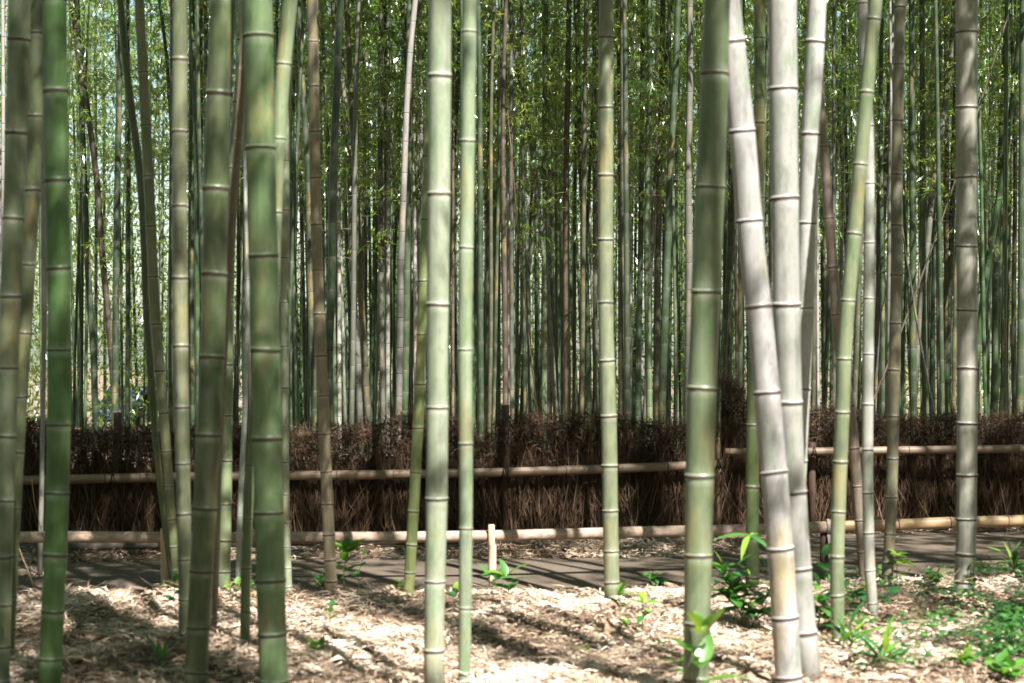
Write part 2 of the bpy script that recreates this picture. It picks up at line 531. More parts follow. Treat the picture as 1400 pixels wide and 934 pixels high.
# crowns: a few shared meshes, each with its own random branching
def crown_meshes(idx, h0, h1, n_nodes, spread, leaf_l, dens, first_bare=0):
    r = random.Random(100 + idx)
    bag = Bag()
    pos, dirs, ups, ln, wd, tn = [], [], [], [], [], []
    for k in range(n_nodes):
        h = h0 + (h1 - h0) * (k + r.random() * 0.6) / n_nodes
        f = (h - h0) / (h1 - h0)
        for side in (0, 1):
            az = r.random() * 2 * math.pi
            L = spread * (0.55 + 0.6 * r.random()) * (1.0 - 0.55 * f) * (0.7 + 0.5 * min(1, f * 4))
            el = R(r.uniform(-5, 50))
            a = np.array([math.cos(az), math.sin(az), 0])
            p = np.array([0, 0, h]) + a * 0.02
            pts = [p]
            nseg = 5
            for q in range(nseg):
                e = el - q * R(r.uniform(-3, 12)) + R(r.gauss(0, 8))
                az2 = r.gauss(0, 0.25)
                a = np.array([a[0] * math.cos(az2) - a[1] * math.sin(az2), a[0] * math.sin(az2) + a[1] * math.cos(az2), 0])
                p = p + (a * math.cos(e) + np.array([0, 0, math.sin(e)])) * L / nseg
                pts.append(p)
            bag.add(*tube(pts, np.linspace(0.0042, 0.0013, nseg + 1), 3, False), r.random())
            if k < first_bare and r.random() < 0.75: continue
            for q in range(1, nseg + 1):
                for _ in range(dens):
                    b = pts[q] * 1.0
                    az3 = r.random() * 2 * math.pi
                    tl = r.uniform(0.10, 0.38)
                    e = R(r.uniform(-35, 30))
                    tip = b + np.array([math.cos(az3) * math.cos(e), math.sin(az3) * math.cos(e), math.sin(e)]) * tl
                    base_t = r.random()
                    for _l in range(r.randint(4, 7)):
                        t = r.uniform(0.45, 1.0)
                        o = b + (tip - b) * t
                        az4 = az3 + r.uniform(-1.4, 1.4)
                        e4 = R(r.uniform(-75, 5))
                        pos.append(o); dirs.append((math.cos(az4) * math.cos(e4), math.sin(az4) * math.cos(e4), math.sin(e4)))
                        ups.append((r.uniform(-0.7, 0.7), r.uniform(-0.7, 0.7), 1))
                        l = leaf_l * r.uniform(0.65, 1.25)
                        ln.append(l); wd.append(l * r.uniform(0.13, 0.19)); tn.append(min(1, max(0, 0.55 * base_t + 0.45 * r.random())))
    V, F = leaf_strips(np.array(pos), np.array(dirs, float), np.array(ups, float), np.array(ln), np.array(wd), np.full(len(pos), -0.25))
    lm = mesh('foliage', V, F, M_LEAF, False, None, {'tint': np.repeat(tn, 4)})
    bm = bag.mesh('branches', M_BRANCH)
    return lm, bm
LOW_CROWNS = [crown_meshes(i, 2.4 + 0.35 * (i % 3), 7.6 + 0.3 * (i % 3), 14, 1.05, 0.105, 3, 2) for i in range(6)]
SPARSE_CROWNS = [crown_meshes(40 + i, 5.6, 12.0, 15, 1.3, 0.24, 1, 0) for i in range(3)]
HIGH_CROWNS = [crown_meshes(20 + i, 5.4, 13.0, 20, 1.5, 0.22, 3, 0) for i in range(4)]


def add_crown(parent, crown, off, tilt, rz, s=1.0):
    for nm, m in (('foliage', crown[0]), ('branches', crown[1])):
        o = obj(nm, m, parent, off)
        o['kind'] = 'stuff'
        o.rotation_mode = 'QUATERNION'
        o.rotation_quaternion = tilt @ Quaternion((0, 0, 1), rz)
        o.scale = (s, s, 1)


GREEN = (0.125, 0.185, 0.082)
DEEP = (0.085, 0.165, 0.05)
PALE = (0.23, 0.275, 0.17)
GREY = (0.33, 0.315, 0.275)
MAUVE = (0.40, 0.38, 0.36)
OLIVE = (0.17, 0.17, 0.095)
BROWN = (0.23, 0.175, 0.12)
WHITE = (0.45, 0.45, 0.40)

# photo rows: outline points (x, y, width) from top to bottom, distance or None (from the base row), node rows
FRONT = [
 dict(l='thick grey green culm at the edge of the grove, beside a blotched narrower one', c=(0.19, 0.225, 0.145), Y=8.9,
      p=[(28, 0, 31), (20.5, 233, 29), (12, 467, 28), (5, 700, 27), (-1, 934, 26)], n=[55, 182, 299, 405, 503, 597, 684, 761, 827, 884]),
 dict(l='narrow green culm with ochre blotches squeezed behind the grey green edge culm', c=(0.15, 0.175, 0.095), Y=None, base=905,
      p=[(51, 0, 21), (46, 233, 21), (33, 467, 19), (20, 700, 17), (11, 905, 15)], n=[45, 159, 260, 362, 455, 542, 618, 695, 760, 815, 860, 893]),
 dict(l='stout fresh green culm standing before two dry straw stalks', c=DEEP, Y=8.8,
      p=[(75, 0, 32), (78, 233, 32.5), (81, 467, 32.5), (77.5, 700, 32), (67, 934, 31)], n=[125, 247, 367, 478, 581, 674, 759, 836, 901]),
 dict(l='pencil thin pale grey culm half hidden behind the fresh green culm', c=GREY, Y=None, base=790,
      p=[(60, 200, 9), (60, 467, 7), (58, 600, 6.5), (54, 790, 7)], n=[250, 352, 436, 521, 602, 682, 740]),
 dict(l='dark narrow culm leaning alongside the grey brown leaning culm', c=(0.10, 0.125, 0.055), Y=None, base=802,
      p=[(165, 0, 9), (175, 110, 10), (191, 233, 11), (203, 467, 10.5), (222, 690, 9), (237, 802, 9)], n=[70, 190, 300, 420, 520, 600, 660, 720, 765]),
 dict(l='leaning culm, grey brown above and bright green with a yellow streak below', c=(0.20, 0.21, 0.12), Y=None, base=808,
      p=[(191, 0, 13), (197, 120, 14), (203, 233, 14.5), (215, 467, 14.5), (223, 560, 14), (233, 690, 13), (243, 808, 12)], n=[28, 99, 171, 241, 309, 378, 443, 507, 564, 617, 665, 710, 748, 780]),
 dict(l='straight dull olive culm with evenly spaced rings beside a shiny bright leaf stalk', c=(0.205, 0.215, 0.14), Y=9.85,
      p=[(247, 0, 21), (246, 233, 20.5), (247, 467, 21), (251, 700, 20), (253, 800, 18.5), (251, 900, 17)], n=[82, 180, 282, 380, 473, 557, 634, 703, 765, 820, 867]),
 dict(l='thick dark olive culm with reddish rings overlapping a thin brown culm', c=(0.105, 0.135, 0.062), Y=8.75,
      p=[(306, 0, 36), (296, 233, 35), (291, 467, 34), (285, 590, 34), (280, 700, 33), (274, 800, 32), (267, 934, 31)], n=[128, 258, 375, 489, 594, 695, 781, 858, 920]),
 dict(l='thin brown culm peeping out behind the thick dark olive culm', c=BROWN, Y=None, base=890,
      p=[(318, 300, 12), (306, 467, 12), (299, 600, 12), (294, 760, 12), (290, 890, 11)], n=[380, 470, 550, 630, 695, 750, 800, 845]),
 dict(l='light green culm curving behind the thick dark olive culm', c=PALE, Y=None, base=814,
      p=[(334, 0, 15), (328, 130, 16), (319, 233, 16), (312, 400, 16), (310, 520, 16.5), (308, 700, 17.5), (305, 814, 18)], n=[55, 140, 230, 317, 412, 498, 568, 630, 689, 739, 782]),
 dict(l='whitish stick thin culm between two light green culms', c=WHITE, Y=None, base=802,
      p=[(335, 150, 6), (336, 233, 6.5), (338, 467, 7), (333, 600, 7.5), (328, 700, 8), (325, 802, 8)], n=[200, 260, 320, 382, 440, 498, 557, 612, 661, 706, 748, 782]),
 dict(l='slim green culm standing just left behind the thickest green culm', c=(0.16, 0.22, 0.105), Y=None, base=906,
      p=[(356, 330, 11), (351, 467, 12), (345, 600, 13), (339, 700, 13.5), (334, 906, 14.5)], n=[400, 480, 556, 636, 709, 777, 836, 884]),
 dict(l='thickest green culm with vivid green flank and widely spaced rings', c=(0.135, 0.205, 0.095), Y=8.6,
      p=[(352.5, 0, 41), (357, 233, 41), (363, 467, 40.5), (367, 700, 40), (374, 934, 39.5)], n=[50, 203, 350, 479, 600, 701, 794, 867, 932]),
 dict(l='pale green culm leaning out from behind the thickest green culm', c=PALE, Y=9.4,
      p=[(397, 0, 20), (391, 60, 20), (385, 130, 20), (379, 233, 19), (372, 467, 18), (368, 700, 18), (366, 900, 18)], n=[88, 190, 290, 390, 490, 580, 660, 740, 800, 850]),
 dict(l='slender whitish green culm with close rings, base at the path edge', c=(0.30, 0.33, 0.25), Y=None, base=815,
      p=[(402, 0, 11), (397, 60, 11.5), (392, 150, 12), (390, 300, 12.5), (389.5, 467, 11.5), (390, 600, 10.5), (391, 700, 10), (394.5, 815, 10.5)], n=[70, 150, 220, 287, 352, 413, 473, 530, 583, 632, 676, 715, 748, 777, 803]),
 dict(l='culm mottled tan and green, a leafy sapling at its foot', c=(0.29, 0.235, 0.15), Y=None, base=824,
      p=[(426, 0, 13), (429, 110, 14.5), (431, 233, 15.5), (438, 467, 15.5), (444, 600, 16), (448, 700, 16.5), (454, 824, 16.5)], n=[57, 118, 180, 243, 307, 369, 429, 486, 541, 593, 645, 689, 731, 766, 795]),
 dict(l='clean yellow green culm slanting down to a base beside the path', c=(0.22, 0.27, 0.11), Y=None, base=828,
      p=[(586, 200, 13), (580, 360, 13), (576, 467, 13.5), (571, 590, 15), (565, 700, 15.5), (557.5, 828, 15)], n=[300, 384, 457, 525, 585, 646, 699, 745, 783, 813]),
 dict(l='chalky white sunlit culm with long joints, left of the slimmer one it pairs with', c=(0.335, 0.365, 0.295), Y=8.7,
      p=[(602, 0, 31), (600.5, 233, 31), (598, 467, 30), (597, 690, 30), (594, 820, 28), (592.5, 934, 27)], n=[105, 266, 417, 558, 682, 795, 890]),
 dict(l='slim pale green culm close to the chalky white one, with a broken twig stub', c=(0.27, 0.32, 0.23), Y=8.85,
      p=[(642, 0, 20), (639, 233, 20), (636, 430, 20), (637, 700, 19), (634.5, 934, 17)], n=[44, 193, 339, 478, 607, 723, 832, 922]),
 dict(l='lone straight greyish green culm with a small sapling before its foot', c=(0.225, 0.245, 0.165), Y=None, base=828,
      p=[(829, 0, 20), (828, 233, 21), (829, 467, 21), (832, 560, 22), (834.5, 700, 21.5), (837, 828, 21)], n=[51, 147, 240, 328, 414, 493, 569, 637, 699, 754, 797]),
 dict(l='very thick green culm with ochre patches and a bright leafed sapling at its foot', c=(0.165, 0.20, 0.12), Y=8.35,
      p=[(980, 0, 36), (977, 100, 38), (972, 233, 40), (965, 400, 40), (959, 560, 40.5), (956, 700, 39.5), (952, 934, 36)], n=[102, 256, 399, 531, 651, 760, 853, 928]),
 dict(l='thick mauve grey culm bending strongly across its straighter neighbour', c=MAUVE, Y=8.65,
      p=[(993, 0, 36), (1004, 90, 36), (1014, 180, 36), (1027, 330, 36), (1042, 467, 36), (1056, 620, 37), (1066, 740, 37), (1079, 934, 37)], n=[58, 180, 302, 419, 537, 646, 750, 845, 927]),
 dict(l='slim deep green culm behind the bending mauve grey culm, foot in shrubs', c=(0.12, 0.165, 0.07), Y=None, base=822,
      p=[(1038, 0, 15), (1037, 233, 15.5), (1032, 467, 17), (1029, 640, 18.5), (1029, 822, 19)], n=[52, 168, 270, 345, 420, 490, 581, 666, 735, 790]),
 dict(l='thick pale sunlit culm standing right behind the bending mauve grey culm', c=(0.36, 0.355, 0.315), Y=8.95,
      p=[(1069, 0, 40), (1072, 233, 39), (1076, 467, 38), (1080, 600, 37), (1086, 700, 37), (1095, 820, 36), (1107, 934, 35)], n=[122, 272, 417, 551, 674, 779, 866]),
 dict(l='white sunlit culm leaning away from the thick pale culm it touches lower down', c=(0.44, 0.43, 0.39), Y=10.4,
      p=[(1117, 0, 26), (1112, 100, 26), (1107, 210, 25), (1102, 350, 24), (1099, 467, 23), (1094, 600, 22), (1088, 750, 21), (1085, 860, 20)], n=[58, 184, 305, 421, 532, 630, 715, 790]),
 dict(l='reddish brown thin culm crossing behind the green slanting culm', c=(0.26, 0.195, 0.15), Y=None, base=806,
      p=[(1113, 0, 11), (1121, 130, 12), (1131, 270, 13.5), (1139, 370, 14.5), (1147, 467, 14.5), (1162, 560, 15), (1171, 650, 15), (1176, 720, 13), (1182, 806, 12)], n=[90, 200, 298, 365, 430, 500, 555, 613, 665, 712, 755]),
 dict(l='smooth green slanting culm, shrub leaves round its foot', c=(0.20, 0.23, 0.145), Y=None, base=893,
      p=[(1197, 0, 18), (1185, 120, 19), (1175, 233, 19.5), (1165, 350, 20), (1157, 440, 20), (1151, 580, 20), (1147, 680, 20), (1144.5, 780, 19.5), (1147, 893, 18)], n=[27, 127, 225, 320, 411, 491, 564, 632, 700, 762, 815, 858]),
 dict(l='narrow white sunlit culm right of the green slanting culm', c=(0.40, 0.40, 0.34), Y=None, base=864,
      p=[(1178, 0, 14), (1182, 80, 14.5), (1187, 170, 14.5), (1188, 260, 15), (1187, 467, 15.5), (1187, 690, 15.5), (1190, 790, 15.5), (1197, 864, 14)], n=[5, 90, 172, 251, 332, 408, 484, 553, 615, 674, 729, 780, 825]),
 dict(l='plain greyish olive culm with a mossy joint, base beside the path', c=(0.20, 0.185, 0.12), Y=None, base=810,
      p=[(1230, 0, 15), (1226, 233, 16), (1225, 400, 16), (1223, 480, 16), (1220, 640, 16), (1217, 730, 15.5), (1212, 810, 16)], n=[10, 88, 165, 238, 308, 376, 442, 506, 569, 627, 680, 730, 770]),
 dict(l='thick pale grey culm with mossy brown foot wrapped in ivy', c=(0.34, 0.325, 0.265), Y=None, base=822,
      p=[(1321, 0, 31), (1321, 150, 29), (1321, 300, 28), (1322, 467, 28), (1322, 640, 28), (1321, 740, 27.5), (1318, 822, 28.5)], n=[45, 147, 243, 337, 424, 504, 579, 650, 710, 758, 796]),
]


def front_bamboo(d, k):
    q = 0.66 if k < 16 else 0.66
    g = 0.98 if d['c'][1] > d['c'][0] * 1.04 else 1.0           # fresh culms lean to cool green
    d['c'] = (d['c'][0] * q * g, d['c'][1] * q, d['c'][2] * q * (0.9 if g < 1 else 1.04))
    Y = d['Y'] or ground_Y(d['base'])
    base_row = HOR + CAM_H * FPX / Y
    pts = sorted(d['p'], key=lambda q: -q[1])
    zz = [CAM_H - (q[1] - HOR) / FPX * Y for q in pts]
    xx = [(q[0] - 700) / FPX * Y for q in pts]
    rr = [q[2] * Y / FPX / 2 for q in pts]
    f = hermite(zz, xx)
    x0 = float(f(0.0))
    ztop = zz[-1]
    H = ztop + 9.5
    def rad(z):
        z = np.asarray(z, float)
        r = np.interp(z, zz, rr)
        return r * np.where(z > ztop, np.maximum(1 - 0.085 * (z - ztop), 0.2), 1.0)
    ly = random.uniform(-0.02, 0.02)
    cx = lambda z: f(z) - x0
    cyf = lambda z: ly * np.maximum(np.asarray(z, float) - ztop, 0)
    nz = sorted(CAM_H - (n - HOR) / FPX * Y for n in d['n'])
    gap = nz[1] - nz[0]
    z = nz[0]
    while z - gap * 0.85 > 0.03:                        # joints crowd together towards the foot
        gap *= 0.85; z -= gap; nz.insert(0, z)
    gap = nz[-1] - nz[-2]
    while nz[-1] + gap < H - 0.3:
        gap = min(gap * 1.03, 0.42); nz.append(nz[-1] + gap)
    root = empty('bamboo', (x0, Y, float(ground_z(x0, Y))))
    root.location.z = 0.0
    tag(root, d['l'], 'bamboo', 'bamboo culms on the near side of the path')
    V, F, mi, bl = culm_mesh(cx, cyf, rad, nz, -0.04, H, 28, False)
    cm = obj('culm', mesh('culm', V, F, M_CULM, True, None, {'bloom': bl}), root, color=d['c'])
    for n in nz:
        if n > ztop + 0.5 or n < 0.01: continue
        r = float(rad(n))
        o = obj('node_ring', RING, cm, (float(cx(n)), float(cyf(n)), n), d['c'])
        s = float((f(n + 0.02) - f(n - 0.02)) / 0.04)
        o.rotation_mode = 'QUATERNION'
        o.rotation_quaternion = Vector((s + random.gauss(0, 0.02), random.gauss(0, 0.03), 1)).to_track_quat('Z', 'Y') @ Quaternion((0, 0, 1), random.random() * 6)
        hs = min(r, 0.034 + 0.45 * (r - 0.034)) if r > 0.034 else r
        e = random.uniform(0.99, 1.02); o.scale = (r * e, r * e, hs * random.uniform(0.75, 1.15))
    zc = max(ztop + 1.5, 5.5)
    s = float((f(zc + 3) - f(zc)) / 3)
    tilt = Vector((s, ly, 1)).to_track_quat('Z', 'Y')
    add_crown(root, HIGH_CROWNS[k % 4], (float(cx(zc)) - s * zc, float(cyf(zc)) - ly * zc, 0), tilt, k * 2.1, 0.8)
    return root
for k, d in enumerate(FRONT): front_bamboo(d, k)

def heaps():
    xs, ys, zs, az, ti = [], [], [], [], []
    for d in FRONT:
        Y = d['Y'] or ground_Y(d['base'])
        p = max(d['p'], key=lambda q: q[1])
        x = (p[0] - 700) / FPX * Y; r = p[2] * Y / FPX / 2
        for k in range(70):
            a = random.random() * 6.283; rr = r + abs(random.gauss(0, 0.05)) + 0.004
            xs.append(x + rr * math.cos(a)); ys.append(Y + rr * math.sin(a)); zs.append(max(0.0, 0.05 - (rr - r) * 0.5) * random.random())
            az.append(a + random.choice((math.pi / 2, -math.pi / 2, 0)) + random.gauss(0, 0.4)); ti.append(random.uniform(-0.15, 0.45))
    x, y, n = np.array(xs), np.array(ys), len(xs)
    az = np.array(az)
    V, F = leaf_strips(np.stack([x, y, ground_z(x, y) + np.array(zs) + 0.008], 1), np.stack([np.cos(az), np.sin(az), np.array(ti)], 1), np.stack([rng.normal(0, .3, n), rng.normal(0, .3, n), np.ones(n)], 1),
                       rng.uniform(0.05, 0.14, n), rng.uniform(0.006, 0.018, n), rng.normal(0.1, 0.4, n))
    o = obj('leaf_litter', mesh('leaf_litter', V, F, M_LITTER, False, None, {'tint': np.repeat(np.clip(rng.normal(0.55, 0.25, n), 0, 1), 4)}))
    tag(o, 'dry leaves heaped around the feet of the near culms', 'leaf litter', kind='stuff')
heaps()

# grove behind the fence: culms that can be told apart in the photo (x, y along each culm; width; tone)
BACK = [
 ([(99, 0), (108, 80), (120, 150), (131, 233), (141, 360), (151, 467), (158, 560)], 9, 'brown'),
 ([(106, 0), (110, 100), (115, 233), (122, 400), (127, 467), (130, 560)], 9, 'green'),
 ([(166, 0), (164, 100), (161, 233), (160, 300), (158, 467), (157, 560)], 9.5, 'green'),
 ([(218, 0), (225, 50), (233, 150), (238, 300), (240, 560)], 5.5, 'green'),
 ([(263, 0), (262, 233), (261, 467), (262, 560)], 9, 'green'),
 ([(274, 0), (274, 150), (272, 350), (269, 560)], 8.5, 'fresh'),
 ([(281, 0), (282, 233), (284, 560)], 6, 'grey'),
 ([(408, 0), (411, 60), (416, 150), (421, 233), (425, 400), (430, 560)], 9.5, 'green'),
 ([(439, 0), (444, 110), (450, 233), (455, 400), (458, 560)], 6, 'pale'),
 ([(466, 0), (463, 60), (460, 130), (456, 233), (453, 400), (450, 467), (450, 570)], 11.5, 'green'),
 ([(454, 0), (458, 60), (462, 200), (464, 560)], 6, 'white'),
 ([(463, 30), (468, 90), (473, 160), (478, 233), (483, 400), (488, 467), (492, 570)], 8.5, 'grey'),
 ([(474, 0), (479, 110), (486, 233), (491, 360), (497, 467), (503, 570)], 9, 'olive'),
 ([(521, 0), (520, 233), (522, 467), (524, 570)], 7.5, 'grey'),
 ([(531, 0), (531, 233), (530, 467), (530, 570)], 6, 'white'),
 ([(550, 0), (557, 100), (563, 180), (569, 233), (574, 340), (578, 560)], 8, 'green'),
 ([(568, 0), (562, 60), (556, 150), (553, 233), (549, 340), (547, 467), (545, 570)], 9, 'white'),
 ([(573, 0), (575, 110), (577, 233), (579, 570)], 6, 'white'),
 ([(560, 0), (558, 233), (555, 467), (553, 570)], 9.5, 'green'),
 ([(566, 200), (568, 400), (569, 570)], 6, 'white'),
 ([(628, 80), (623, 160), (618, 233), (612, 400), (607, 570)], 8, 'green'),
 ([(656, 0), (657, 233), (655, 467), (655, 570)], 6, 'olive'),
 ([(670, 0), (668, 233), (666, 570)], 6, 'green'),
 ([(690, 0), (693, 150), (695, 350), (697, 570)], 5, 'white'),
 ([(697, 0), (703, 60), (715, 130), (727, 200), (737, 290), (750, 420), (760, 570)], 7, 'grey'),
 ([(747, 0), (745, 110), (745, 300), (744, 570)], 7.5, 'pale'),
 ([(778, 0), (776, 120), (774, 233), (775, 467), (776, 570)], 9, 'brown'),
 ([(787, 0), (791, 120), (794, 233), (800, 350), (804, 467), (806, 570)], 7.5, 'fresh'),
 ([(812, 0), (813, 233), (814, 467), (815, 570)], 6.5, 'grey'),
 ([(845, 0), (847, 120), (848, 300), (849, 570)], 7, 'green'),
 ([(853, 50), (851, 120), (849, 233), (852, 570)], 6, 'white'),
 ([(879, 0), (877, 233), (876, 330), (873, 467), (872, 570)], 8, 'green'),
 ([(888, 0), (888, 150), (885, 270), (886, 467), (888, 570)], 9, 'pale'),
 ([(906, 0), (904, 130), (901, 300), (898, 467), (896, 570)], 8.5, 'olive'),
 ([(919, 0), (911, 80), (904, 170), (897, 233), (891, 330), (886, 467), (882, 570)], 6.5, 'grey'),
 ([(927, 0), (922, 130), (916, 233), (912, 360), (908, 467), (905, 570)], 10, 'green'),
 ([(943, 0), (943, 120), (941, 233), (942, 400), (940, 570)], 10, 'grey'),
 ([(1006, 200), (999, 330), (990, 467), (985, 570)], 8, 'green'),
 ([(1010, 230), (1012, 400), (1012, 570)], 6, 'green'),
 ([(1305, 0), (1297, 100), (1285, 190), (1276, 250), (1268, 330), (1258, 430), (1246, 570)], 9, 'grey'),
 ([(1280, 0), (1272, 120), (1266, 220), (1259, 350), (1255, 467), (1250, 570)], 6.5, 'white'),
 ([(1376, 0), (1371, 120), (1366, 233), (1362, 350), (1360, 570)], 8, 'green'),
 ([(1397, 0), (1387, 110), (1373, 220), (1359, 310), (1345, 400), (1335, 500), (1328, 580)], 9, 'fresh'),
 ([(1398, 0), (1397, 233), (1396, 467), (1394, 570)], 11, 'green'),
 ([(1283, 0), (1283, 233), (1284, 467), (1285, 570)], 8, 'grey'),
 ([(1293, 100), (1294, 233), (1293, 570)], 7, 'brown'),
 ([(1212, 200), (1206, 330), (1199, 450), (1194, 570)], 8, 'grey'),
 ([(1246, 60), (1247, 233), (1249, 570)], 9.5, 'green'),
 ([(1304, 200), (1300, 350), (1296, 467), (1292, 570)], 8.5, 'green'),
 ([(1262, 330), (1263, 450), (1266, 570)], 9, 'green'),
]
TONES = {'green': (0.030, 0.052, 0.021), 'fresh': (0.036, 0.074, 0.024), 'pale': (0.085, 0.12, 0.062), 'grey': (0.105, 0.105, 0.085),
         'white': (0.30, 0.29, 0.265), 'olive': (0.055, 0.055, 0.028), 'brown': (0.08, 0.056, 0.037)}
TONE_WORDS = {'green': 'slender dark green culm', 'fresh': 'slender vivid green culm', 'pale': 'slender light green culm', 'grey': 'slender weathered grey culm',
              'white': 'slender whitish culm', 'olive': 'slender dull olive culm', 'brown': 'slender brown culm'}
placed = []


TONE_ADJ = {'green': 'dark green', 'fresh': 'vivid green', 'pale': 'light green', 'grey': 'weathered grey', 'white': 'whitish', 'olive': 'dull olive', 'brown': 'brown'}
def back_label(t, x, Y, r, lean, leafy=True):
    """tone, girth, lean, leaves and which stretch of fence it rises behind"""
    girth = 'thin' if r < 0.024 else ('slender' if r < 0.032 else 'stouter')
    px = 700 + x / Y * FPX
    i = int(np.searchsorted([160, 690, 980], px))
    sect = ['long fence section near its end', 'long fence section before its post', 'long fence section past its post', 'set-back fence section'][i]
    depth = 'just behind' if Y < 20.5 else ('some way behind' if Y < 26 else 'far behind')
    way = 'upright' if abs(lean) < 0.045 else 'leaning'
    return f"{girth} {way} {TONE_ADJ[t]} {'' if leafy else 'bare '}culm {depth} the {sect}"
def back_group(t): return t + ' culms in the grove behind the fence'


def jitter(c):
    k = random.uniform(0.6, 1.1)
    return tuple(max(0.01, v * k * random.uniform(0.96, 1.04)) for v in c)


def node_list(z1, g0=0.12, g1=0.32):
    z = 0.08; out = []; g = g0
    while z < z1:
        out.append(z); g = min(g * 1.12, g1); z += g * random.uniform(0.94, 1.06)
    return out


def back_bamboo(pts, w, tone, k):
    dia = 0.078 if tone not in ('white',) else 0.066
    Y = min(max(dia * FPX / w, 16.8), 24.5)
    r0 = w * Y / FPX / 2
    q = sorted(pts, key=lambda a: -a[1])
    zz = [CAM_H - (a[1] - HOR) / FPX * Y for a in q]
    xx = [(a[0] - 700) / FPX * Y for a in q]
    f = hermite(zz, xx)
    gz = float(ground_z(0, Y)) - 0.02
    x0 = float(f(gz))
    H = random.uniform(10.5, 12.5)
    rad = lambda z: r0 * np.clip(1.04 - 0.055 * np.maximum(np.asarray(z, float) - 1.5, 0), 0.15, 1.06)
    cx = lambda z: f(np.asarray(z) + gz) - x0
    cyf = lambda z: np.asarray(z, float) * 0.0
    V, F, mi, bl = culm_mesh(cx, cyf, rad, node_list(H, 0.12, 0.30), -0.02, H, 10, True)
    root = empty('bamboo', (x0, Y, gz))
    tag(root, back_label(tone, x0, Y, r0, (float(f(gz + 4.5)) - x0) / 4.5), 'bamboo', back_group(tone))
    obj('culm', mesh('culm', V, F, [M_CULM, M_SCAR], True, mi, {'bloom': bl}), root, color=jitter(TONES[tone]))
    s = float((f(gz + 6) - f(gz + 4)) / 2)
    add_crown(root, LOW_CROWNS[k % 6] if Y > 23 else SPARSE_CROWNS[k % 3], (float(cx(5.0)) - s * 5, 0, 0), Vector((s, 0, 1)).to_track_quat('Z', 'Y'), k * 1.7)
    placed.append((x0, Y))
for k, (pts, w, tone) in enumerate(BACK): back_bamboo(pts, w, tone, k)

# shared culms for the rest of the grove
SHARED = []
for i in range(9):
    a1, a2, b1 = random.uniform(-0.25, 0.25), random.uniform(-0.03, 0.03), random.uniform(-0.15, 0.15)
    rad = lambda z: 0.036 * np.clip(1.04 - 0.055 * np.maximum(np.asarray(z, float) - 1.5, 0), 0.15, 1.06)
    cx = lambda z, a1=a1, a2=a2: a1 * (np.asarray(z) / 11) ** 2 * 2.2 + a2 * np.sin(np.asarray(z) * 1.1)
    cyf = lambda z, b1=b1: b1 * (np.asarray(z) / 11) ** 2 * 2
    V, F, mi, bl = culm_mesh(cx, cyf, rad, node_list(11.5, 0.12, 0.30), -0.05, 11.5, 8, True)
    SHARED.append(mesh('culm', V, F, [M_CULM, M_SCAR], True, mi, {'bloom': bl}))
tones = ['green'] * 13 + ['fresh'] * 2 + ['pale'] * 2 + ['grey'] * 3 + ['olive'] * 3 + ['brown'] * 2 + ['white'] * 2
n_more, tries = 0, 0
while n_more < 235 and tries < 20000:
    tries += 1
    Y = 19.0 + random.random() ** 0.7 * 14.5
    x = random.uniform(-1, 1) * (0.262 * Y + 0.7)
    pxl = 700 + x / Y * FPX
    if pxl < 250 and random.random() < 0.72: continue
    if any((x - a) ** 2 + (Y - b) ** 2 < 0.26 ** 2 for a, b in placed): continue
    placed.append((x, Y))
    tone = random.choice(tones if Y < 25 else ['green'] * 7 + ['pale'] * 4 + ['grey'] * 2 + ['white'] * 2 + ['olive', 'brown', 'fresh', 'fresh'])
    root = empty('bamboo', (x, Y, float(ground_z(x, Y)) - 0.02), random.random() * 6.28)
    lean = 0.014 if random.random() < 0.85 or tone == 'white' else 0.04
    root.rotation_euler = (random.gauss(0, lean * 0.6), random.gauss(0, lean), random.random() * 6.28)
    s = random.uniform(0.5, 0.9) * (0.85 if tone == 'white' else 1)
    leafy = random.random() < 0.85
    tag(root, back_label(tone, x, Y, 0.036 * s, math.hypot(root.rotation_euler[0], root.rotation_euler[1]), leafy), 'bamboo', back_group(tone))
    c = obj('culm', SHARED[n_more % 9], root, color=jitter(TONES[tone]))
    c.scale = (s, s, random.uniform(0.9, 1.08))
    if leafy:
        add_crown(root, LOW_CROWNS[(n_more * 5 + 2) % 6] if Y > 22.5 and n_more % 5 < 4 else SPARSE_CROWNS[n_more % 3], (0, 0, random.uniform(-0.2, 0.8)), Quaternion(), random.random() * 6)
    n_more += 1

# dead culms fallen aslant through the grove
def slant(p0, p1, r, color, label):
    root = empty('fallen_bamboo', p0)
    d = np.array(p1) - np.array(p0)
    L = float(np.linalg.norm(d)); t = d / L
    ts = np.linspace(0, 1, 12)
    pts = [t * L * a + np.array([0, 0, -0.25 * math.sin(math.pi * a)]) for a in ts]
    V, F = tube(pts, np.linspace(r, r * 0.6, 12), 8)
    cm = obj('culm', mesh('culm', V, F, M_CULM, True, None, {'bloom': np.zeros(len(V))}), root, color=color)
    q = Vector(t).to_track_quat('Z', 'Y')
    for k in range(1, 12):
        o = obj('node_ring', RING, cm, pts[k] - t * 0.1, color)
        rk = r * (1 - 0.4 * k / 11)
        o.rotation_mode = 'QUATERNION'; o.rotation_quaternion = q; o.scale = (rk * 1.02, rk * 1.02, rk)
    tag(root, label, 'bamboo')
def gp(px, Y, z=0.0): return ((px - 700) / FPX * Y, Y, z)
slant(gp(1150, 22, 0.0), tuple(P(1378, 20, 22)), 0.013, (0.075, 0.06, 0.042), 'dead brown culm leaning at a steep slant across the upright grove')
slant(gp(1300, 21, 0.0), tuple(P(1224, 250, 21)), 0.016, (0.03, 0.03, 0.02), 'thin blackish culm crossing behind the slanting brown dead culm')
slant(gp(752, 18, 0.0), tuple(P(694, 150, 18)), 0.007, (0.14, 0.075, 0.045), 'thin reddish dry stem leaning in the grove above the fence post')

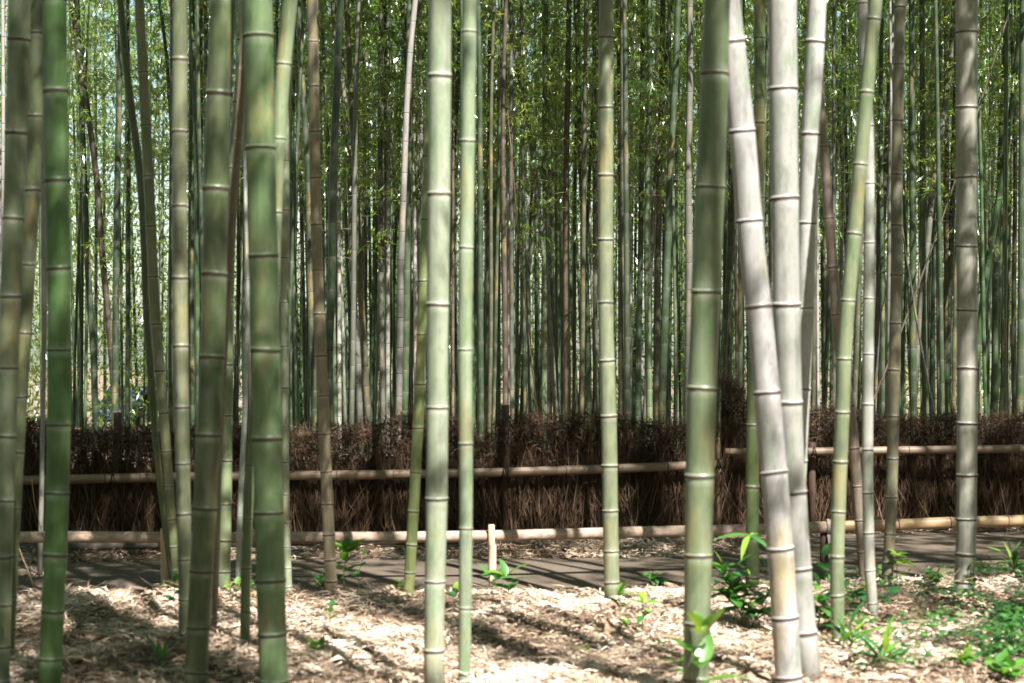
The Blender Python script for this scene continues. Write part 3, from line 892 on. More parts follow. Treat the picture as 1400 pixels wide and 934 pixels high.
# ------------------------------------------------------------------ far grove: too distant to tell apart
def far_grove():
    bag = Bag()
    for k in range(620):
        Y = random.uniform(30, 46); x = random.uniform(-1, 1) * (0.27 * Y + 2)
        if 700 + x / Y * FPX < 260 and random.random() < 0.75: continue
        gz = float(ground_z(x, Y))
        l = random.gauss(0, 0.35)
        bag.add(*tube([(x, Y, gz - 0.1), (x + l * 0.4, Y, gz + 6), (x + l, Y, gz + 13)], np.array([0.036, 0.030, 0.012]) * random.uniform(0.6, 1.1), 5, False), random.random())
    root = empty('distant_bamboo_grove', (0, 40, -2))
    tag(root, 'distant green mass of bamboo closing the view behind the grove', 'bamboo grove', kind='stuff')
    c = obj('culms', bag.mesh('culms', mat_var('far_culm', [(0.0, (0.035, 0.065, 0.026)), (0.6, (0.11, 0.15, 0.075)), (1.0, (0.30, 0.31, 0.25))], tint=0.9)), root, (0, -40, 2))
    c['kind'] = 'stuff'
    # leaf clumps spread through the volume
    n_c = 10000
    Y = 36 + 24 * rng.random(n_c) ** 1.3
    x = rng.uniform(-1, 1, n_c) * (0.30 * Y + 3)
    gz = ground_z(x, Y)
    z = gz + 0.2 + rng.random(n_c) ** 0.9 * 15.0
    m = 34
    cr = rng.uniform(0.5, 1.1, n_c)
    off = rng.normal(0, 1, (n_c, m, 3)) * cr[:, None, None] * np.array([0.6, 0.6, 0.45])
    pos = (np.stack([x, Y, z], 1)[:, None, :] + off).reshape(-1, 3)
    nn = len(pos)
    az = rng.random(nn) * 6.283; el = rng.uniform(-1.2, 0.2, nn)
    d = np.stack([np.cos(az) * np.cos(el), np.sin(az) * np.cos(el), np.sin(el)], 1)
    up = np.stack([rng.uniform(-.7, .7, nn), rng.uniform(-.7, .7, nn), np.ones(nn)], 1)
    L = rng.uniform(0.14, 0.27, nn)
    V, F = leaf_strips(pos, d, up, L, L * 0.2, np.full(nn, -0.2))
    t = np.clip(np.repeat(rng.uniform(0.4, 1.05, n_c), m) + rng.normal(0, 0.15, nn), 0, 1)
    f = obj('foliage', mesh('foliage', V, F, M_LEAF, False, None, {'tint': np.repeat(t, 4)}), root, (0, -40, 2))
    f['kind'] = 'stuff'
far_grove()

def side_grove():
    """the grove goes on to both sides and behind the viewer; unseen leaf mass added to keep the low sky light out"""
    n_c = 8000
    a = rng.uniform(0, 2 * math.pi, n_c)
    rr = rng.uniform(13.5, 25, n_c)
    x = rr * np.sin(a); Y = 6 + rr * np.cos(a)
    sun_side = (x * SUN_AZ[0] + (Y - 6) * SUN_AZ[1]) / rr            # 1 towards the sun, where the leaf mass is kept lower to let it in
    z = 0.8 + rng.random(n_c) ** 0.85 * np.where(sun_side > 0.75, 11.0, 18.0)
    ok = (np.abs(x) > np.maximum(Y, 0) * 0.30 + 2.5)
    x, Y, z = x[ok], Y[ok], z[ok]
    n_c = len(x)
    m = 30
    off = rng.normal(0, 1, (n_c, m, 3)) * rng.uniform(0.6, 1.2, n_c)[:, None, None] * np.array([0.6, 0.6, 0.5])
    pos = (np.stack([x, Y, z], 1)[:, None, :] + off).reshape(-1, 3)
    nn = len(pos)
    az = rng.random(nn) * 6.283; el = rng.uniform(-1.2, 0.2, nn)
    d = np.stack([np.cos(az) * np.cos(el), np.sin(az) * np.cos(el), np.sin(el)], 1)
    up = np.stack([rng.uniform(-.7, .7, nn), rng.uniform(-.7, .7, nn), np.ones(nn)], 1)
    L = rng.uniform(0.25, 0.5, nn)
    V, F = leaf_strips(pos, d, up, L, L * 0.24, np.full(nn, -0.2))
    t = np.clip(np.repeat(rng.uniform(0.1, 0.7, n_c), m) + rng.normal(0, 0.15, nn), 0, 1)
    o = obj('unseen_bamboo_grove', mesh('unseen_bamboo_grove', V, F, M_LEAF, False, None, {'tint': np.repeat(t, 4)}))
    tag(o, 'unseen leafy mass of the surrounding grove, added to keep sky light out', 'bamboo grove', kind='stuff')
side_grove()

# ------------------------------------------------------------------ culms of the same grove on the viewer's side (unseen, added so their crowns shade the foreground)
VIEWER = [(1.22, 4.3), (1.3, 2.6), (1.0, 1.2), (0.9, 0.3), (1.9, 0.7), (-1.7, 5.4), (-2.3, 7.0), (-2.9, 5.2), (-0.8, 2.2), (-2.0, 3.3),
          (-3.6, 7.6), (-4.6, 4.2), (-5.4, 7.9), (-3.2, 1.6), (-4.9, 1.2), (-6.4, 5.4), (-7.4, 8.8), (-6.6, 2.0), (-0.9, -0.8), (-2.6, -1.2), (-4.4, -2.2), (-6.6, -2.0),
          (0.6, -1.6), (2.4, -1.8), (4.2, -2.6), (1.6, -4.4), (-1.0, -4.0), (6.2, -4.8), (8.2, -2.0), (-3.4, -5.0),
          (7.6, 5.0), (3.7, 9.4), (4.6, 9.5), (5.3, 9.8), (6.3, 10.6), (9.4, 3.0), (8.6, 6.0), (7.4, 9.4), (10.2, 9.0), (6.4, 12.2), (8.8, 12.6), (-5.6, 11.4), (-7.8, 12.4), (-6.0, 14.6)]
VIEWER_SPARSE = [(3.5, 3.7), (4.8, 5.8), (5.0, 7.8), (6.0, 5.0)]  # unseen culms with thin crowns, added to mottle the sun on the right
def viewer_side():
    for k, (x, y) in enumerate(VIEWER + VIEWER_SPARSE):
        root = empty('bamboo', (x, y, float(ground_z(x, y)) - 0.02))
        root.rotation_euler = (random.gauss(0, 0.03), random.gauss(0, 0.03), random.random() * 6)
        tag(root, 'tall green culm on the viewer side of the path, unseen, added for its shade', 'bamboo', 'culms on the viewer side, out of the picture')
        c = obj('culm', SHARED[k % 9], root, color=jitter((0.15, 0.19, 0.10)))
        c.scale = (1.6, 1.6, 1.12)
        add_crown(root, HIGH_CROWNS[k % 4] if k < len(VIEWER) else SPARSE_CROWNS[k % 3], (0, 0, 0), Quaternion(), random.random() * 6, 0.9)
viewer_side()


# ------------------------------------------------------------------ brushwood fence
def pole(bag, pts, r, node_step, rings=True, sides=14, mi=0, mi_ring=1):
    """a dried bamboo pole with swollen joints"""
    pts = np.asarray(pts, float)
    seg = np.linalg.norm(np.diff(pts, axis=0), axis=1); s = np.concatenate([[0], np.cumsum(seg)]); L = s[-1]
    st, mu, rg = [0.0], [1.0], []
    d = node_step * 0.6
    while d < L - 0.08:
        if rings:
            for e, m in ((-0.016, 1.0), (-0.005, 1.05), (0.004, 1.05), (0.016, 1.0)):
                if e == 0.004: rg.append(len(st) - 1)
                st.append(d + e); mu.append(m)
        else:
            st.append(d); mu.append(random.uniform(0.95, 1.05))
        d += node_step * random.uniform(0.85, 1.15)
    st.append(L); mu.append(1.0)
    st = np.array(st)
    q = np.stack([np.interp(st, s, pts[:, a]) for a in range(3)], 1)
    V, F = tube(q, r * np.array(mu), sides)
    mi_l = [mi] * len(F)
    for row in rg:
        for j in range(sides): mi_l[row * sides + j] = mi_ring
    n0 = bag.n
    bag.v.append(V); bag.f += [tuple(i + n0 for i in f) for f in F]; bag.m += mi_l; bag.t += [0.5] * len(V); bag.n += len(V)


def brush(A, B, hfun, name, seed, n_stalk, n_top):
    """packed twigs of one fence section: upright stalks below, tangled tips on top"""
    r = np.random.default_rng(seed)
    A = np.array(A); B = np.array(B); D = B - A; L = np.linalg.norm(D); t = D / L; nrm = np.array([t[1], -t[0]])   # towards the path
    V = []; F = []; T = []
    def twig(p, m, e, rad, tint, sides=3):
        nonlocal V, F, T
        v, f = tube([p, m, e], [rad, rad * 0.85, rad * 0.45], sides, False)
        n0 = sum_n[0]
        V.append(v); F += [tuple(i + n0 for i in q) for q in f]; T += [tint] * len(v); sum_n[0] += len(v)
    sum_n = [0]
    for k in range(n_stalk):
        s = r.random() * L
        h = hfun(s / L)
        dep = r.uniform(-0.10, 0.105)
        z0 = r.uniform(-0.01, 0.35) if r.random() < 0.45 else r.uniform(0.0, 0.06)
        ln = r.uniform(0.25, 0.75) * h / 0.9
        z1 = min(z0 + ln, h + r.normal(0, 0.02))
        lx = r.normal(0, 0.10); ly = r.normal(0, 0.02)
        b = A + t * s + nrm * dep
        e = b + t * lx + nrm * ly
        mid = (b + e) / 2 + t * r.normal(0, 0.012) + nrm * r.normal(0, 0.006)
        tint = float(np.clip(r.normal(0.42, 0.22) + (0.3 if r.random() < 0.1 else 0), 0, 1))
        twig((*b, z0), (*mid, (z0 + z1) / 2), (*e, z1), r.uniform(0.0013, 0.0032), tint)
    for k in range(int(L * 45)):                                        # wisps standing above the trimmed top
        s = r.random() * L
        if seed == 31 and r.random() < 0.6: s = L * (0.21 + 0.79 * r.choice([0.62, 0.72, 0.80, 0.97])) + r.normal(0, 0.22)
        if seed == 57 and r.random() < 0.6: s = abs(r.normal(0, 0.25))
        s = min(max(s, 0), L)
        h = hfun(s / L)
        b = A + t * s + nrm * r.uniform(-0.1, 0.1)
        e = b + t * r.normal(0, 0.10) + nrm * r.normal(0, 0.05)
        zt = h + abs(r.normal(0, 0.13))
        twig((*b, h - 0.2), (*((b + e) / 2), h + 0.02), (*e, zt), r.uniform(0.0012, 0.0024), float(np.clip(r.normal(0.55, 0.2), 0, 1)))
    for k in range(n_stalk // 14):
        s = r.random() * L
        h = hfun(s / L)
        b = A + t * s + nrm * r.uniform(0.085, 0.125)
        z0 = r.uniform(0, 0.3); z1 = min(h * r.uniform(0.5, 1.02), z0 + r.uniform(0.25, 0.7))
        e = b + t * r.normal(0, 0.13) + nrm * r.normal(0, 0.015)
        twig((*b, z0), (*((b + e) / 2 + t * r.normal(0, 0.025)), (z0 + z1) / 2), (*e, z1), r.uniform(0.0025, 0.0045), float(np.clip(r.normal(0.66, 0.16), 0, 1)))
    for k in range(n_top):
        s = r.random() * L
        h = hfun(s / L)
        z = h - abs(r.normal(0, 0.16)) * 1.25 + 0.02
        b = A + t * s + nrm * r.uniform(-0.13, 0.15)
        a = r.random() * 6.283
        el = r.normal(0.25, 0.7)
        ln = r.uniform(0.04, 0.16)
        dv = np.array([math.cos(a) * math.cos(el), math.sin(a) * math.cos(el), math.sin(el)]) * ln
        p = np.array([*b, z])
        tint = float(np.clip(r.normal(0.45, 0.2), 0, 1))
        twig(p, p + dv * 0.5 + r.normal(0, 0.01, 3), p + dv + np.array([0, 0, -0.02]), r.uniform(0.0012, 0.0028), tint)
    V = np.concatenate(V)
    # shrivelled leaves caught in the tips
    nl = n_top
    s = r.random(nl) * L
    h = np.array([hfun(q / L) for q in s])
    z = h - np.abs(r.normal(0, 0.15, nl)) + 0.01
    pos = np.stack([A[0] + t[0] * s + nrm[0] * r.uniform(-0.12, 0.15, nl), A[1] + t[1] * s + nrm[1] * r.uniform(-0.12, 0.15, nl), z], 1)
    az = r.random(nl) * 6.283; el = r.normal(-0.2, 0.7, nl)
    d = np.stack([np.cos(az) * np.cos(el), np.sin(az) * np.cos(el), np.sin(el)], 1)
    up = r.normal(0, 1, (nl, 3))
    lv, lf = leaf_strips(pos, d, up, r.uniform(0.03, 0.09, nl), r.uniform(0.006, 0.013, nl), r.normal(0, 0.5, nl))
    F += [tuple(int(i) + len(V) for i in q) for q in lf]
    T += np.repeat(np.clip(r.normal(0.5, 0.17, nl), 0, 1), 4).tolist()
    V = np.concatenate([V, lv])
    return mesh(name, V, F, M_TWIG, True, None, {'tint': T}), t, nrm, L


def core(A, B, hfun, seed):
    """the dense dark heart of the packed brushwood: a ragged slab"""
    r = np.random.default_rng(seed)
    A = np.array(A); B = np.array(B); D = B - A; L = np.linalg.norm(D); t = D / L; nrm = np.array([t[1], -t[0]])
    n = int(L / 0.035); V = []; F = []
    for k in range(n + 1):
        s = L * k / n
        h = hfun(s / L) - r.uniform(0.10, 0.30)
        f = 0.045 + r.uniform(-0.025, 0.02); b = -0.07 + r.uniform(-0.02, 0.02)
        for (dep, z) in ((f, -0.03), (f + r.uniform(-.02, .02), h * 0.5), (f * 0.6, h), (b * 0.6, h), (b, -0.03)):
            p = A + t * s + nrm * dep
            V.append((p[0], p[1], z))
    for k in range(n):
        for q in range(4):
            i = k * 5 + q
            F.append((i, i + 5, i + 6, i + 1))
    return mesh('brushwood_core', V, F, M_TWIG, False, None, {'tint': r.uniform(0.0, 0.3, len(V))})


def fence(A, B, hfun, seed, n_stalk, n_top, rail_pts, rail_r, posts, label):
    root = empty('brushwood_fence', ((A[0] + B[0]) / 2, (A[1] + B[1]) / 2, 0))
    off = (-root.location.x, -root.location.y, 0)
    tag(root, label, 'fence', 'brushwood fence sections along the path')
    m, t, nrm, L = brush(A, B, hfun, 'brushwood', seed, n_stalk, n_top)
    o = obj('brushwood', m, root, off); o['kind'] = 'stuff'
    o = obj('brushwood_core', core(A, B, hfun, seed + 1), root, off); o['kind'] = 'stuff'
    bag = Bag()
    pole(bag, rail_pts, rail_r, 0.42)
    obj('rail', bag.mesh('rail', [M_RAIL, M_SCAR]), root, off)
    for (x, y, r0, h, mt) in posts:
        V, F = tube([(x, y, -0.05), (x, y, h * 0.5), (x + 0.004, y, h - 0.01), (x + 0.004, y, h)], [r0, r0 * 1.02, r0, r0 * 0.86], 14)
        obj('post', mesh('post', V, F, mt, True, None, {'tint': np.full(len(V), 0.5)}), root, off)
        # dark twine lashing where rail and post meet
        rp = np.array(rail_pts); yr = float(np.interp(x, rp[:, 0], rp[:, 1])); zr = float(np.interp(x, rp[:, 0], rp[:, 2]))
        if h > zr + 0.02:
            lb = Bag()
            for c_ in range(4):
                a = np.linspace(0, 2 * math.pi, 17)
                dx = (c_ - 1.5) * 0.009 + 0.012 * np.sin(a + c_)
                lb.add(*tube(np.stack([x + dx, yr + (rail_r + 0.004) * np.cos(a), zr + (rail_r + 0.004) * np.sin(a)], 1), 0.004, 5, False), 0.2)
            obj('lashing', lb.mesh('lashing', M_ROPE), root, off)
    return root


def rail_xyz(pts, Yf): return [tuple(P(x, y, Yf(x))) for x, y in pts]
YL = lambda x: 14.35 + (x - 30) / 955 * 0.75      # rail of the left section, in front of the brush
YR = lambda x: 15.85 + (x - 1000) / 400 * 0.15
left_rail = rail_xyz([(-340, 664), (-60, 659), (30, 657), (160, 654), (330, 651), (500, 649.5), (690, 646), (850, 640.5), (988, 635)], YL)
right_rail = rail_xyz([(992, 618.5), (1120, 617.5), (1260, 615.5), (1400, 613.5), (1500, 612), (1720, 609)], YR)
def hl(u):
    x = (u * 7.281 - 1.517) / 5.764
    return 0.90 + 0.04 * math.sin(9 * x + 1) + 0.03 * math.sin(23 * x) + 0.02 * math.sin(51 * x + 2) - 0.13 * math.exp(-((x - 0.685) / 0.018) ** 2) + 0.05 * math.exp(-((x - 0.53) / 0.09) ** 2) + 0.06 * math.exp(-((x - 0.78) / 0.05) ** 2)
def hr(u):
    u = u * 4.32 / 3.065
    return 0.93 + 0.03 * math.sin(8 * u) + 0.025 * math.sin(21 * u + 1) + 0.28 * math.exp(-(u / 0.06) ** 2)
FA = (-5.65, 14.19); FB = (1.55, 15.28)
def fline(x): return FA[1] + (x - FA[0]) / (FB[0] - FA[0]) * (FB[1] - FA[1])
def postx(px): 
    Y = YL(px) + 0.12
    return (px - 700) / FPX * Y, Y + 0.0
p1, p2, p3 = postx(690), postx(160), postx(980)
fence(FA, FB, hl, 31, 13300, 11400, left_rail, 0.034,
      [(p1[0], p1[1] - 0.01, 0.032, 1.06, M_DARKPOST), (p2[0], p2[1] + 0.0, 0.03, 1.02, M_DARKPOST), (p3[0], p3[1] + 0.0, 0.02, 0.80, M_GOLD)],
      'long brown brushwood fence section with a post rising above its top')
fence((1.70, 16.05), (6.0, 16.47), hr, 57, 7300, 7900, right_rail, 0.033,
      [((1110 - 700) / FPX * 16.0, 16.0, 0.03, 0.72, M_DARKPOST)],
      'shorter brown brushwood fence section set back behind the wider path')

# ------------------------------------------------------------------ low rails at the path edge
def rail_h(py, Y): return P(0, py, Y).z
def low_rails():
    # weathered wooden rail with its peeled post
    root = empty('low_path_rail', (-0.12, 12.78, 0))
    off = (-root.location.x, -root.location.y, 0)
    tag(root, 'low weathered wooden rail beside the path on a pale peeled post', 'rail')
    pts = [P(-330, 736, 12.62), P(-60, 735, 12.68), P(100, 734.5, 12.7), P(340, 735.5, 12.74), P(500, 735, 12.78), P(672, 733, 12.82), P(800, 730, 12.95), P(900, 727, 13.08), P(1040, 724.5, 13.3), P(1128, 721.5, 13.42)]
    bag = Bag(); pole(bag, pts, 0.0365, 0.55, False)
    obj('rail', bag.mesh('rail', [M_LOG, M_LOG]), root, off)
    def post(x, y, h, mt):
        b = Bag()
        w = 0.026
        # lower body with rounded corners, upper half notched round the rail
        ang = np.linspace(0, 2 * math.pi, 14, endpoint=False)
        def sec(z, sx, sy, cx=0.0, cyy=0.0): return [(cx + sx * math.copysign(abs(math.cos(a)) ** 0.75, math.cos(a)), cyy + sy * math.copysign(abs(math.sin(a)) ** 0.75, math.sin(a)), z) for a in ang]
        rows = [sec(-0.05, w, 0.034), sec(0.12, w * 1.03, 0.034), sec(h * 0.64, w, 0.033), sec(h * 0.66, w * 0.82, 0.017, -0.005, -0.046), sec(h - 0.006, w * 0.80, 0.016, -0.005, -0.046), sec(h, w * 0.7, 0.012, -0.005, -0.046)]
        rows[0] = [(a, c - 0.028, z) for a, c, z in rows[0]]; rows[1] = [(a, c - 0.028, z) for a, c, z in rows[1]]; rows[2] = [(a, c - 0.028, z) for a, c, z in rows[2]]
        V = [p for q in rows for p in q]; F = []
        for i in range(len(rows) - 1):
            for j in range(14): k = (j + 1) % 14; F.append((i * 14 + j, i * 14 + k, (i + 1) * 14 + k, (i + 1) * 14 + j))
        F.append(tuple(range((len(rows) - 1) * 14, len(rows) * 14)))
        b.add(V, F)
        o = obj('post', b.mesh('post', mt), root, (x + off[0], y + off[1], 0))
        return o
    post((673 - 700) / FPX * 12.82, 12.82, 0.375, M_POST)
    post((226 - 700) / FPX * 12.72, 12.72, 0.36, M_POST)
    # golden bamboo rail on a dark post with a strap over it
    root2 = empty('low_path_rail', (1.98, 13.45, 0))
    off2 = (-root2.location.x, -root2.location.y, 0)
    tag(root2, 'low golden bamboo rail strapped to a dark post beside the path', 'rail')
    pts = [P(1103, 721.5, 13.40), P(1200, 719, 13.5), P(1290, 715, 13.6), P(1400, 712, 13.75), P(1520, 708, 13.95), P(1760, 700, 14.35)]
    bag = Bag(); pole(bag, pts, 0.039, 0.38)
    obj('rail', bag.mesh('rail', [M_GOLD, M_SCAR]), root2, off2)
    xp = (1127 - 700) / FPX * 13.45
    zr = P(1130, 720.5, 13.43).z
    V, F = tube([(xp, 13.44, -0.05), (xp, 13.44, 0.1), (xp, 13.44, zr - 0.04)], [0.03, 0.03, 0.028], 12)
    obj('post', mesh('post', V, F, M_DARKPOST, True, None, {'tint': np.full(len(V), 0.4)}), root2, off2)
    ang = np.linspace(R(-60), R(215), 15)
    V = []; F = []
    for k, a in enumerate(ang):
        for dx, rr_ in ((-0.012, 0.046), (0.022, 0.046), (0.022, 0.053), (-0.012, 0.053)):
            V.append((xp + 0.024 + dx, 13.43 + rr_ * math.cos(a + math.pi), zr + rr_ * math.sin(a)))
    n = len(ang)
    # the strap's loose tail hangs down in front of the post
    for zz in (zr - 0.10, zr - 0.20):
        for dx, yy in ((-0.012, -0.050), (0.022, -0.050), (0.022, -0.057), (-0.012, -0.057)):
            V.insert(0, (xp + 0.028 + dx, 13.43 + yy, zz))
    rows = len(V) // 4
    V = V[:8][::-1][:0] + V[4:8][::-1][:0] + V
    def row(i): return [i * 4 + j for j in range(4)]
    # first two rows were inserted reversed; reorder them
    V[0:4] = V[0:4][::-1]; V[4:8] = V[4:8][::-1]
    for i in range(rows - 1):
        for j in range(4): k = (j + 1) % 4; F.append((i * 4 + j, i * 4 + k, (i + 1) * 4 + k, (i + 1) * 4 + j))
    obj('strap', mesh('strap', V, F, M_STRAP, False, None, {'tint': np.full(len(V), 0.5)}), root2, off2)
    # log lying along the foot of the fence
    pts = [P(-50, 749.5, 14.2), P(100, 747.5, 14.22), P(235, 744.5, 14.25), P(420, 741, 14.3), P(640, 739, 14.4)]
    bag = Bag(); pole(bag, pts, 0.030, 0.7, False, 12)
    o = obj('grey_log', bag.mesh('grey_log', M_GREYLOG))
    tag(o, 'thin grey log lying along the foot of the brushwood fence', 'log')
low_rails()


# ------------------------------------------------------------------ house glimpsed through the grove
def house():
    Y = 44.0
    root = empty('house', ((175 - 700) / FPX * Y, Y, float(ground_z(0, Y)) - 1.2))
    bx, bz = root.location.x, root.location.z
    sc = Y / FPX
    def X(px): return (px - 700) * sc - bx
    def Z(py): return CAM_H - (py - HOR) * sc - bz
    M_TILE = mat_var('blue_grey_tiles', [(0.2, (0.05, 0.06, 0.085)), (0.8, (0.10, 0.12, 0.165))], tint=0.8)
    M_WALL = mat_var('plaster_wall', [(0.2, (0.22, 0.19, 0.16)), (0.8, (0.34, 0.31, 0.26))], tint=0.0)
    M_WOOD = mat_var('eave_wood', [(0.2, (0.06, 0.04, 0.03)), (0.8, (0.13, 0.09, 0.06))], tint=0.0)
    tag(root, 'house with blue grey tiled roof glimpsed low through the culms', 'house')
    b = Bag(); b.box((X(172), 0.3, 0), (X(232), 5.2, Z(562)))
    obj('wall', b.mesh('wall', M_WALL, False), root)
    # gabled roof, ridge running back from the viewer over the right half, a lower lean-to on the left
    b = Bag()
    x0, x1, xr = X(178), X(242), X(210)
    ze, zr = Z(560), Z(524)
    V = [(x0, 0, ze), (xr, 0, zr), (x1, 0, ze), (x0, 5.6, ze), (xr, 5.6, zr), (x1, 5.6, ze)]
    V += [(a, c, z + 0.14) for a, c, z in V]
    F = [(0, 1, 4, 3), (1, 2, 5, 4), (6, 9, 10, 7), (7, 10, 11, 8), (0, 6, 7, 1), (1, 7, 8, 2), (0, 3, 9, 6), (2, 8, 11, 5), (3, 4, 10, 9), (4, 5, 11, 10)]
    b.add(V, F)
    rf = obj('roof', b.mesh('roof', M_WOOD, False), root)
    b = Bag(); b.add([(x0 + .2, 0.35, ze + .02), (xr, 0.35, zr - 0.02), (x1 - .2, 0.35, ze + .02), (x0 + .2, 0.32, 0), (x1 - .2, 0.32, 0)], [(3, 4, 2, 1, 0)])
    obj('gable', b.mesh('gable', M_WOOD, False), root)
    # tiled skirt roof with its courses
    for k in range(9):
        y0 = -2.0 + k * 0.22; z0 = Z(571) + k * 0.075
        b = Bag()
        b.add([(X(150), y0, z0), (X(205), y0, z0), (X(205), y0 + 0.24, z0 + 0.075), (X(150), y0 + 0.24, z0 + 0.075),
               (X(150), y0, z0 + 0.03), (X(205), y0, z0 + 0.03), (X(205), y0 + 0.24, z0 + 0.10), (X(150), y0 + 0.24, z0 + 0.10)],
              [(3, 2, 1, 0), (4, 5, 6, 7), (0, 1, 5, 4), (1, 2, 6, 5), (2, 3, 7, 6), (3, 0, 4, 7)], random.random())
        obj('roof_tile_row', b.mesh('roof_tile_row', M_TILE, False), rf)
house()


# ------------------------------------------------------------------ undergrowth
def leaf_mesh(name, l, w, fold=0.25, droop=0.25, seg=5, wavy=0.0):
    V = []; F = []
    for k in range(seg + 1):
        t = k / seg
        hw = w / 2 * (math.sin(math.pi * min(1, t ** 0.85)) ** 0.8 if 0 < t < 1 else 0.02)
        z = -droop * l * t * t
        x = l * t
        for s in (-1, 0, 1): V.append((x, s * hw, z + abs(s) * fold * hw + wavy * hw * math.sin(7 * t + s)))
    for k in range(seg):
        for q in (0, 1): i = k * 3 + q; F.append((i, i + 3, i + 4, i + 1))
    return mesh(name, V, F, M_BROAD, True, None, {'tint': [0.5] * len(V)})


def leaf_set(name, l, w, **kw):
    out = []
    for t in (0.1, 0.35, 0.6, 0.85, 1.0):
        m = leaf_mesh(name, l, w, **kw)
        m.attributes['tint'].data.foreach_set('value', np.full(len(m.vertices), t, dtype=np.float32))
        out.append(m)
    return out
BROAD = leaf_set('leaf', 1.0, 0.42)
OVAL = leaf_set('leaf', 1.0, 0.62, droop=0.12)
LANCE = leaf_set('leaf', 1.0, 0.16, droop=0.4)


def plant(name, base, height, leaves, label, group=None, kind=BROAD, size=0.09, tone=(1, 3), lean=(0, 0), stems=1, whorl=False, cat='plant', el=(-10, 50)):
    """a seedling: stem(s) and every leaf a part of its own; base in photo pixels"""
    Y = ground_Y(base[1])
    x = (base[0] - 700) / FPX * Y
    root = empty(name, (x, Y, float(ground_z(x, Y)) - 0.01))
    tag(root, label, cat, group or 'seedlings in the leaf litter')
    r = random.Random(int(base[0] * 7 + base[1]))
    for s in range(stems):
        a = r.random() * 6.283
        sp = 0.0 if stems == 1 else r.uniform(0.15, 0.5) * height
        h = height * (1.0 if s == 0 else r.uniform(0.5, 0.95))
        top = np.array([lean[0] * h + sp * math.cos(a), lean[1] * h + sp * math.sin(a), h])
        mid = top * 0.5 + np.array([r.gauss(0, 0.06) * h, r.gauss(0, 0.06) * h, 0.04 * h])
        b0 = np.array([0.02 * r.gauss(0, 1) * (stems > 1), 0.02 * r.gauss(0, 1) * (stems > 1), 0])
        pts = [b0, b0 * 0.5 + mid * 0.5, mid, (mid + top) / 2, top]
        V, F = tube(pts, np.linspace(0.0032, 0.0016, 5), 5)
        obj('stem', mesh('stem', V, F, M_STEM, True, None, {'tint': np.full(len(V), r.random())}), root)
        n = max(2, leaves // stems)
        P5 = np.array(pts)
        for k in range(n):
            t = 0.25 + 0.75 * (k + 1) / n if not whorl else (1.0 if k >= n * 0.45 else r.uniform(0.35, 0.9))
            pos = np.array([np.interp(t * 4, range(5), P5[:, q]) for q in range(3)])
            o = obj('leaf', kind[min(4, max(0, r.randint(*tone) + (1 if t > 0.85 else 0)))], root, tuple(pos))
            e = R(r.uniform(*el) + (25 if t > 0.95 else 0))
            o.rotation_euler = (r.gauss(0, 0.25), -e, k * 2.4 + r.uniform(-0.4, 0.4))
            sc = 1.15 * size * r.uniform(0.7, 1.2) * (0.8 if t > 0.95 and not whorl else 1)
            o.scale = (sc, sc, sc)
    return root


def px_m(row): return ground_Y(row) / FPX
plant('sapling', (474, 822), 0.28, 20, 'glossy broad leaved sapling beside the mottled tan and green culm', whorl=True, size=0.125, tone=(1, 3))
plant('sapling', (492, 812), 0.26, 7, 'thin sapling with sparse small leaves behind the glossy broad leaved sapling', kind=OVAL, size=0.05, tone=(0, 2), lean=(0.1, 0))
plant('shrub', (440, 812), 0.16, 34, 'small leaved dark shrublet hugging the mottled tan and green culm', kind=OVAL, size=0.045, tone=(0, 2), stems=6)
plant('sapling', (692, 824), 0.15, 8, 'bright broad leaved seedling at the foot of the peeled rail post', size=0.13, tone=(1, 3), whorl=True)
plant('shrub', (672, 806), 0.13, 14, 'dark grassy tuft behind the seedling at the peeled rail post', kind=LANCE, size=0.13, tone=(0, 1), stems=3)
plant('sapling', (848, 878), 0.21, 9, 'yellow green whorled sapling before the lone straight culm', size=0.10, tone=(2, 4), whorl=True)
plant('sapling', (879, 874), 0.17, 8, 'smaller yellow green sapling beside the whorled one, right of the lone culm', size=0.085, tone=(2, 4), whorl=True)
plant('sapling', (962, 996), 0.37, 8, 'vivid yellow green sapling in front of the very thick green culm', size=0.17, tone=(3, 4), whorl=True, el=(10, 60))
plant('sapling', (930, 946), 0.09, 6, 'low green seedling left of the very thick green culm foot', size=0.10, tone=(2, 3))
plant('shrub', (898, 802), 0.11, 36, 'low spreading shrublet at the path edge behind the yellow green saplings', kind=BROAD, size=0.055, tone=(0, 2), stems=6)
plant('shrub', (1026, 862), 0.38, 60, 'dense dark shrub between the very thick culm and the bending culm', size=0.125, tone=(0, 2), stems=6)
plant('sapling', (1042, 868), 0.56, 12, 'tall seedling with drooping narrow leaves rising from the dense dark shrub', kind=LANCE, size=0.17, tone=(1, 3), lean=(-0.12, 0), whorl=True, el=(-50, 10))
plant('shrub', (1118, 872), 0.36, 44, 'leafy shrub between the thick pale culm and the green slanting culm', size=0.12, tone=(0, 2), stems=5)
plant('shrub', (1172, 858), 0.26, 18, 'open leafy shrub between the green slanting and the narrow white culm', size=0.10, tone=(0, 3), stems=4)
plant('shrub', (1126, 806), 0.22, 14, 'broad dark leaves at the foot of the strapped rail post', kind=OVAL, size=0.12, tone=(0, 1), stems=3)
plant('sapling', (1228, 812), 0.22, 12, 'seedling with a bright drooping leaf whorl beside the greyish olive culm', size=0.095, tone=(3, 4), whorl=True, el=(-30, 25))
plant('shrub', (1278, 808), 0.14, 60, 'fine leaved shrublet at the path edge left of the ivy footed culm', kind=OVAL, size=0.04, tone=(0, 2), stems=9)
plant('sapling', (1213, 836), 0.06, 4, 'two large flat leaves lying before the greyish olive culm', size=0.15, tone=(0, 1), el=(-5, 10))
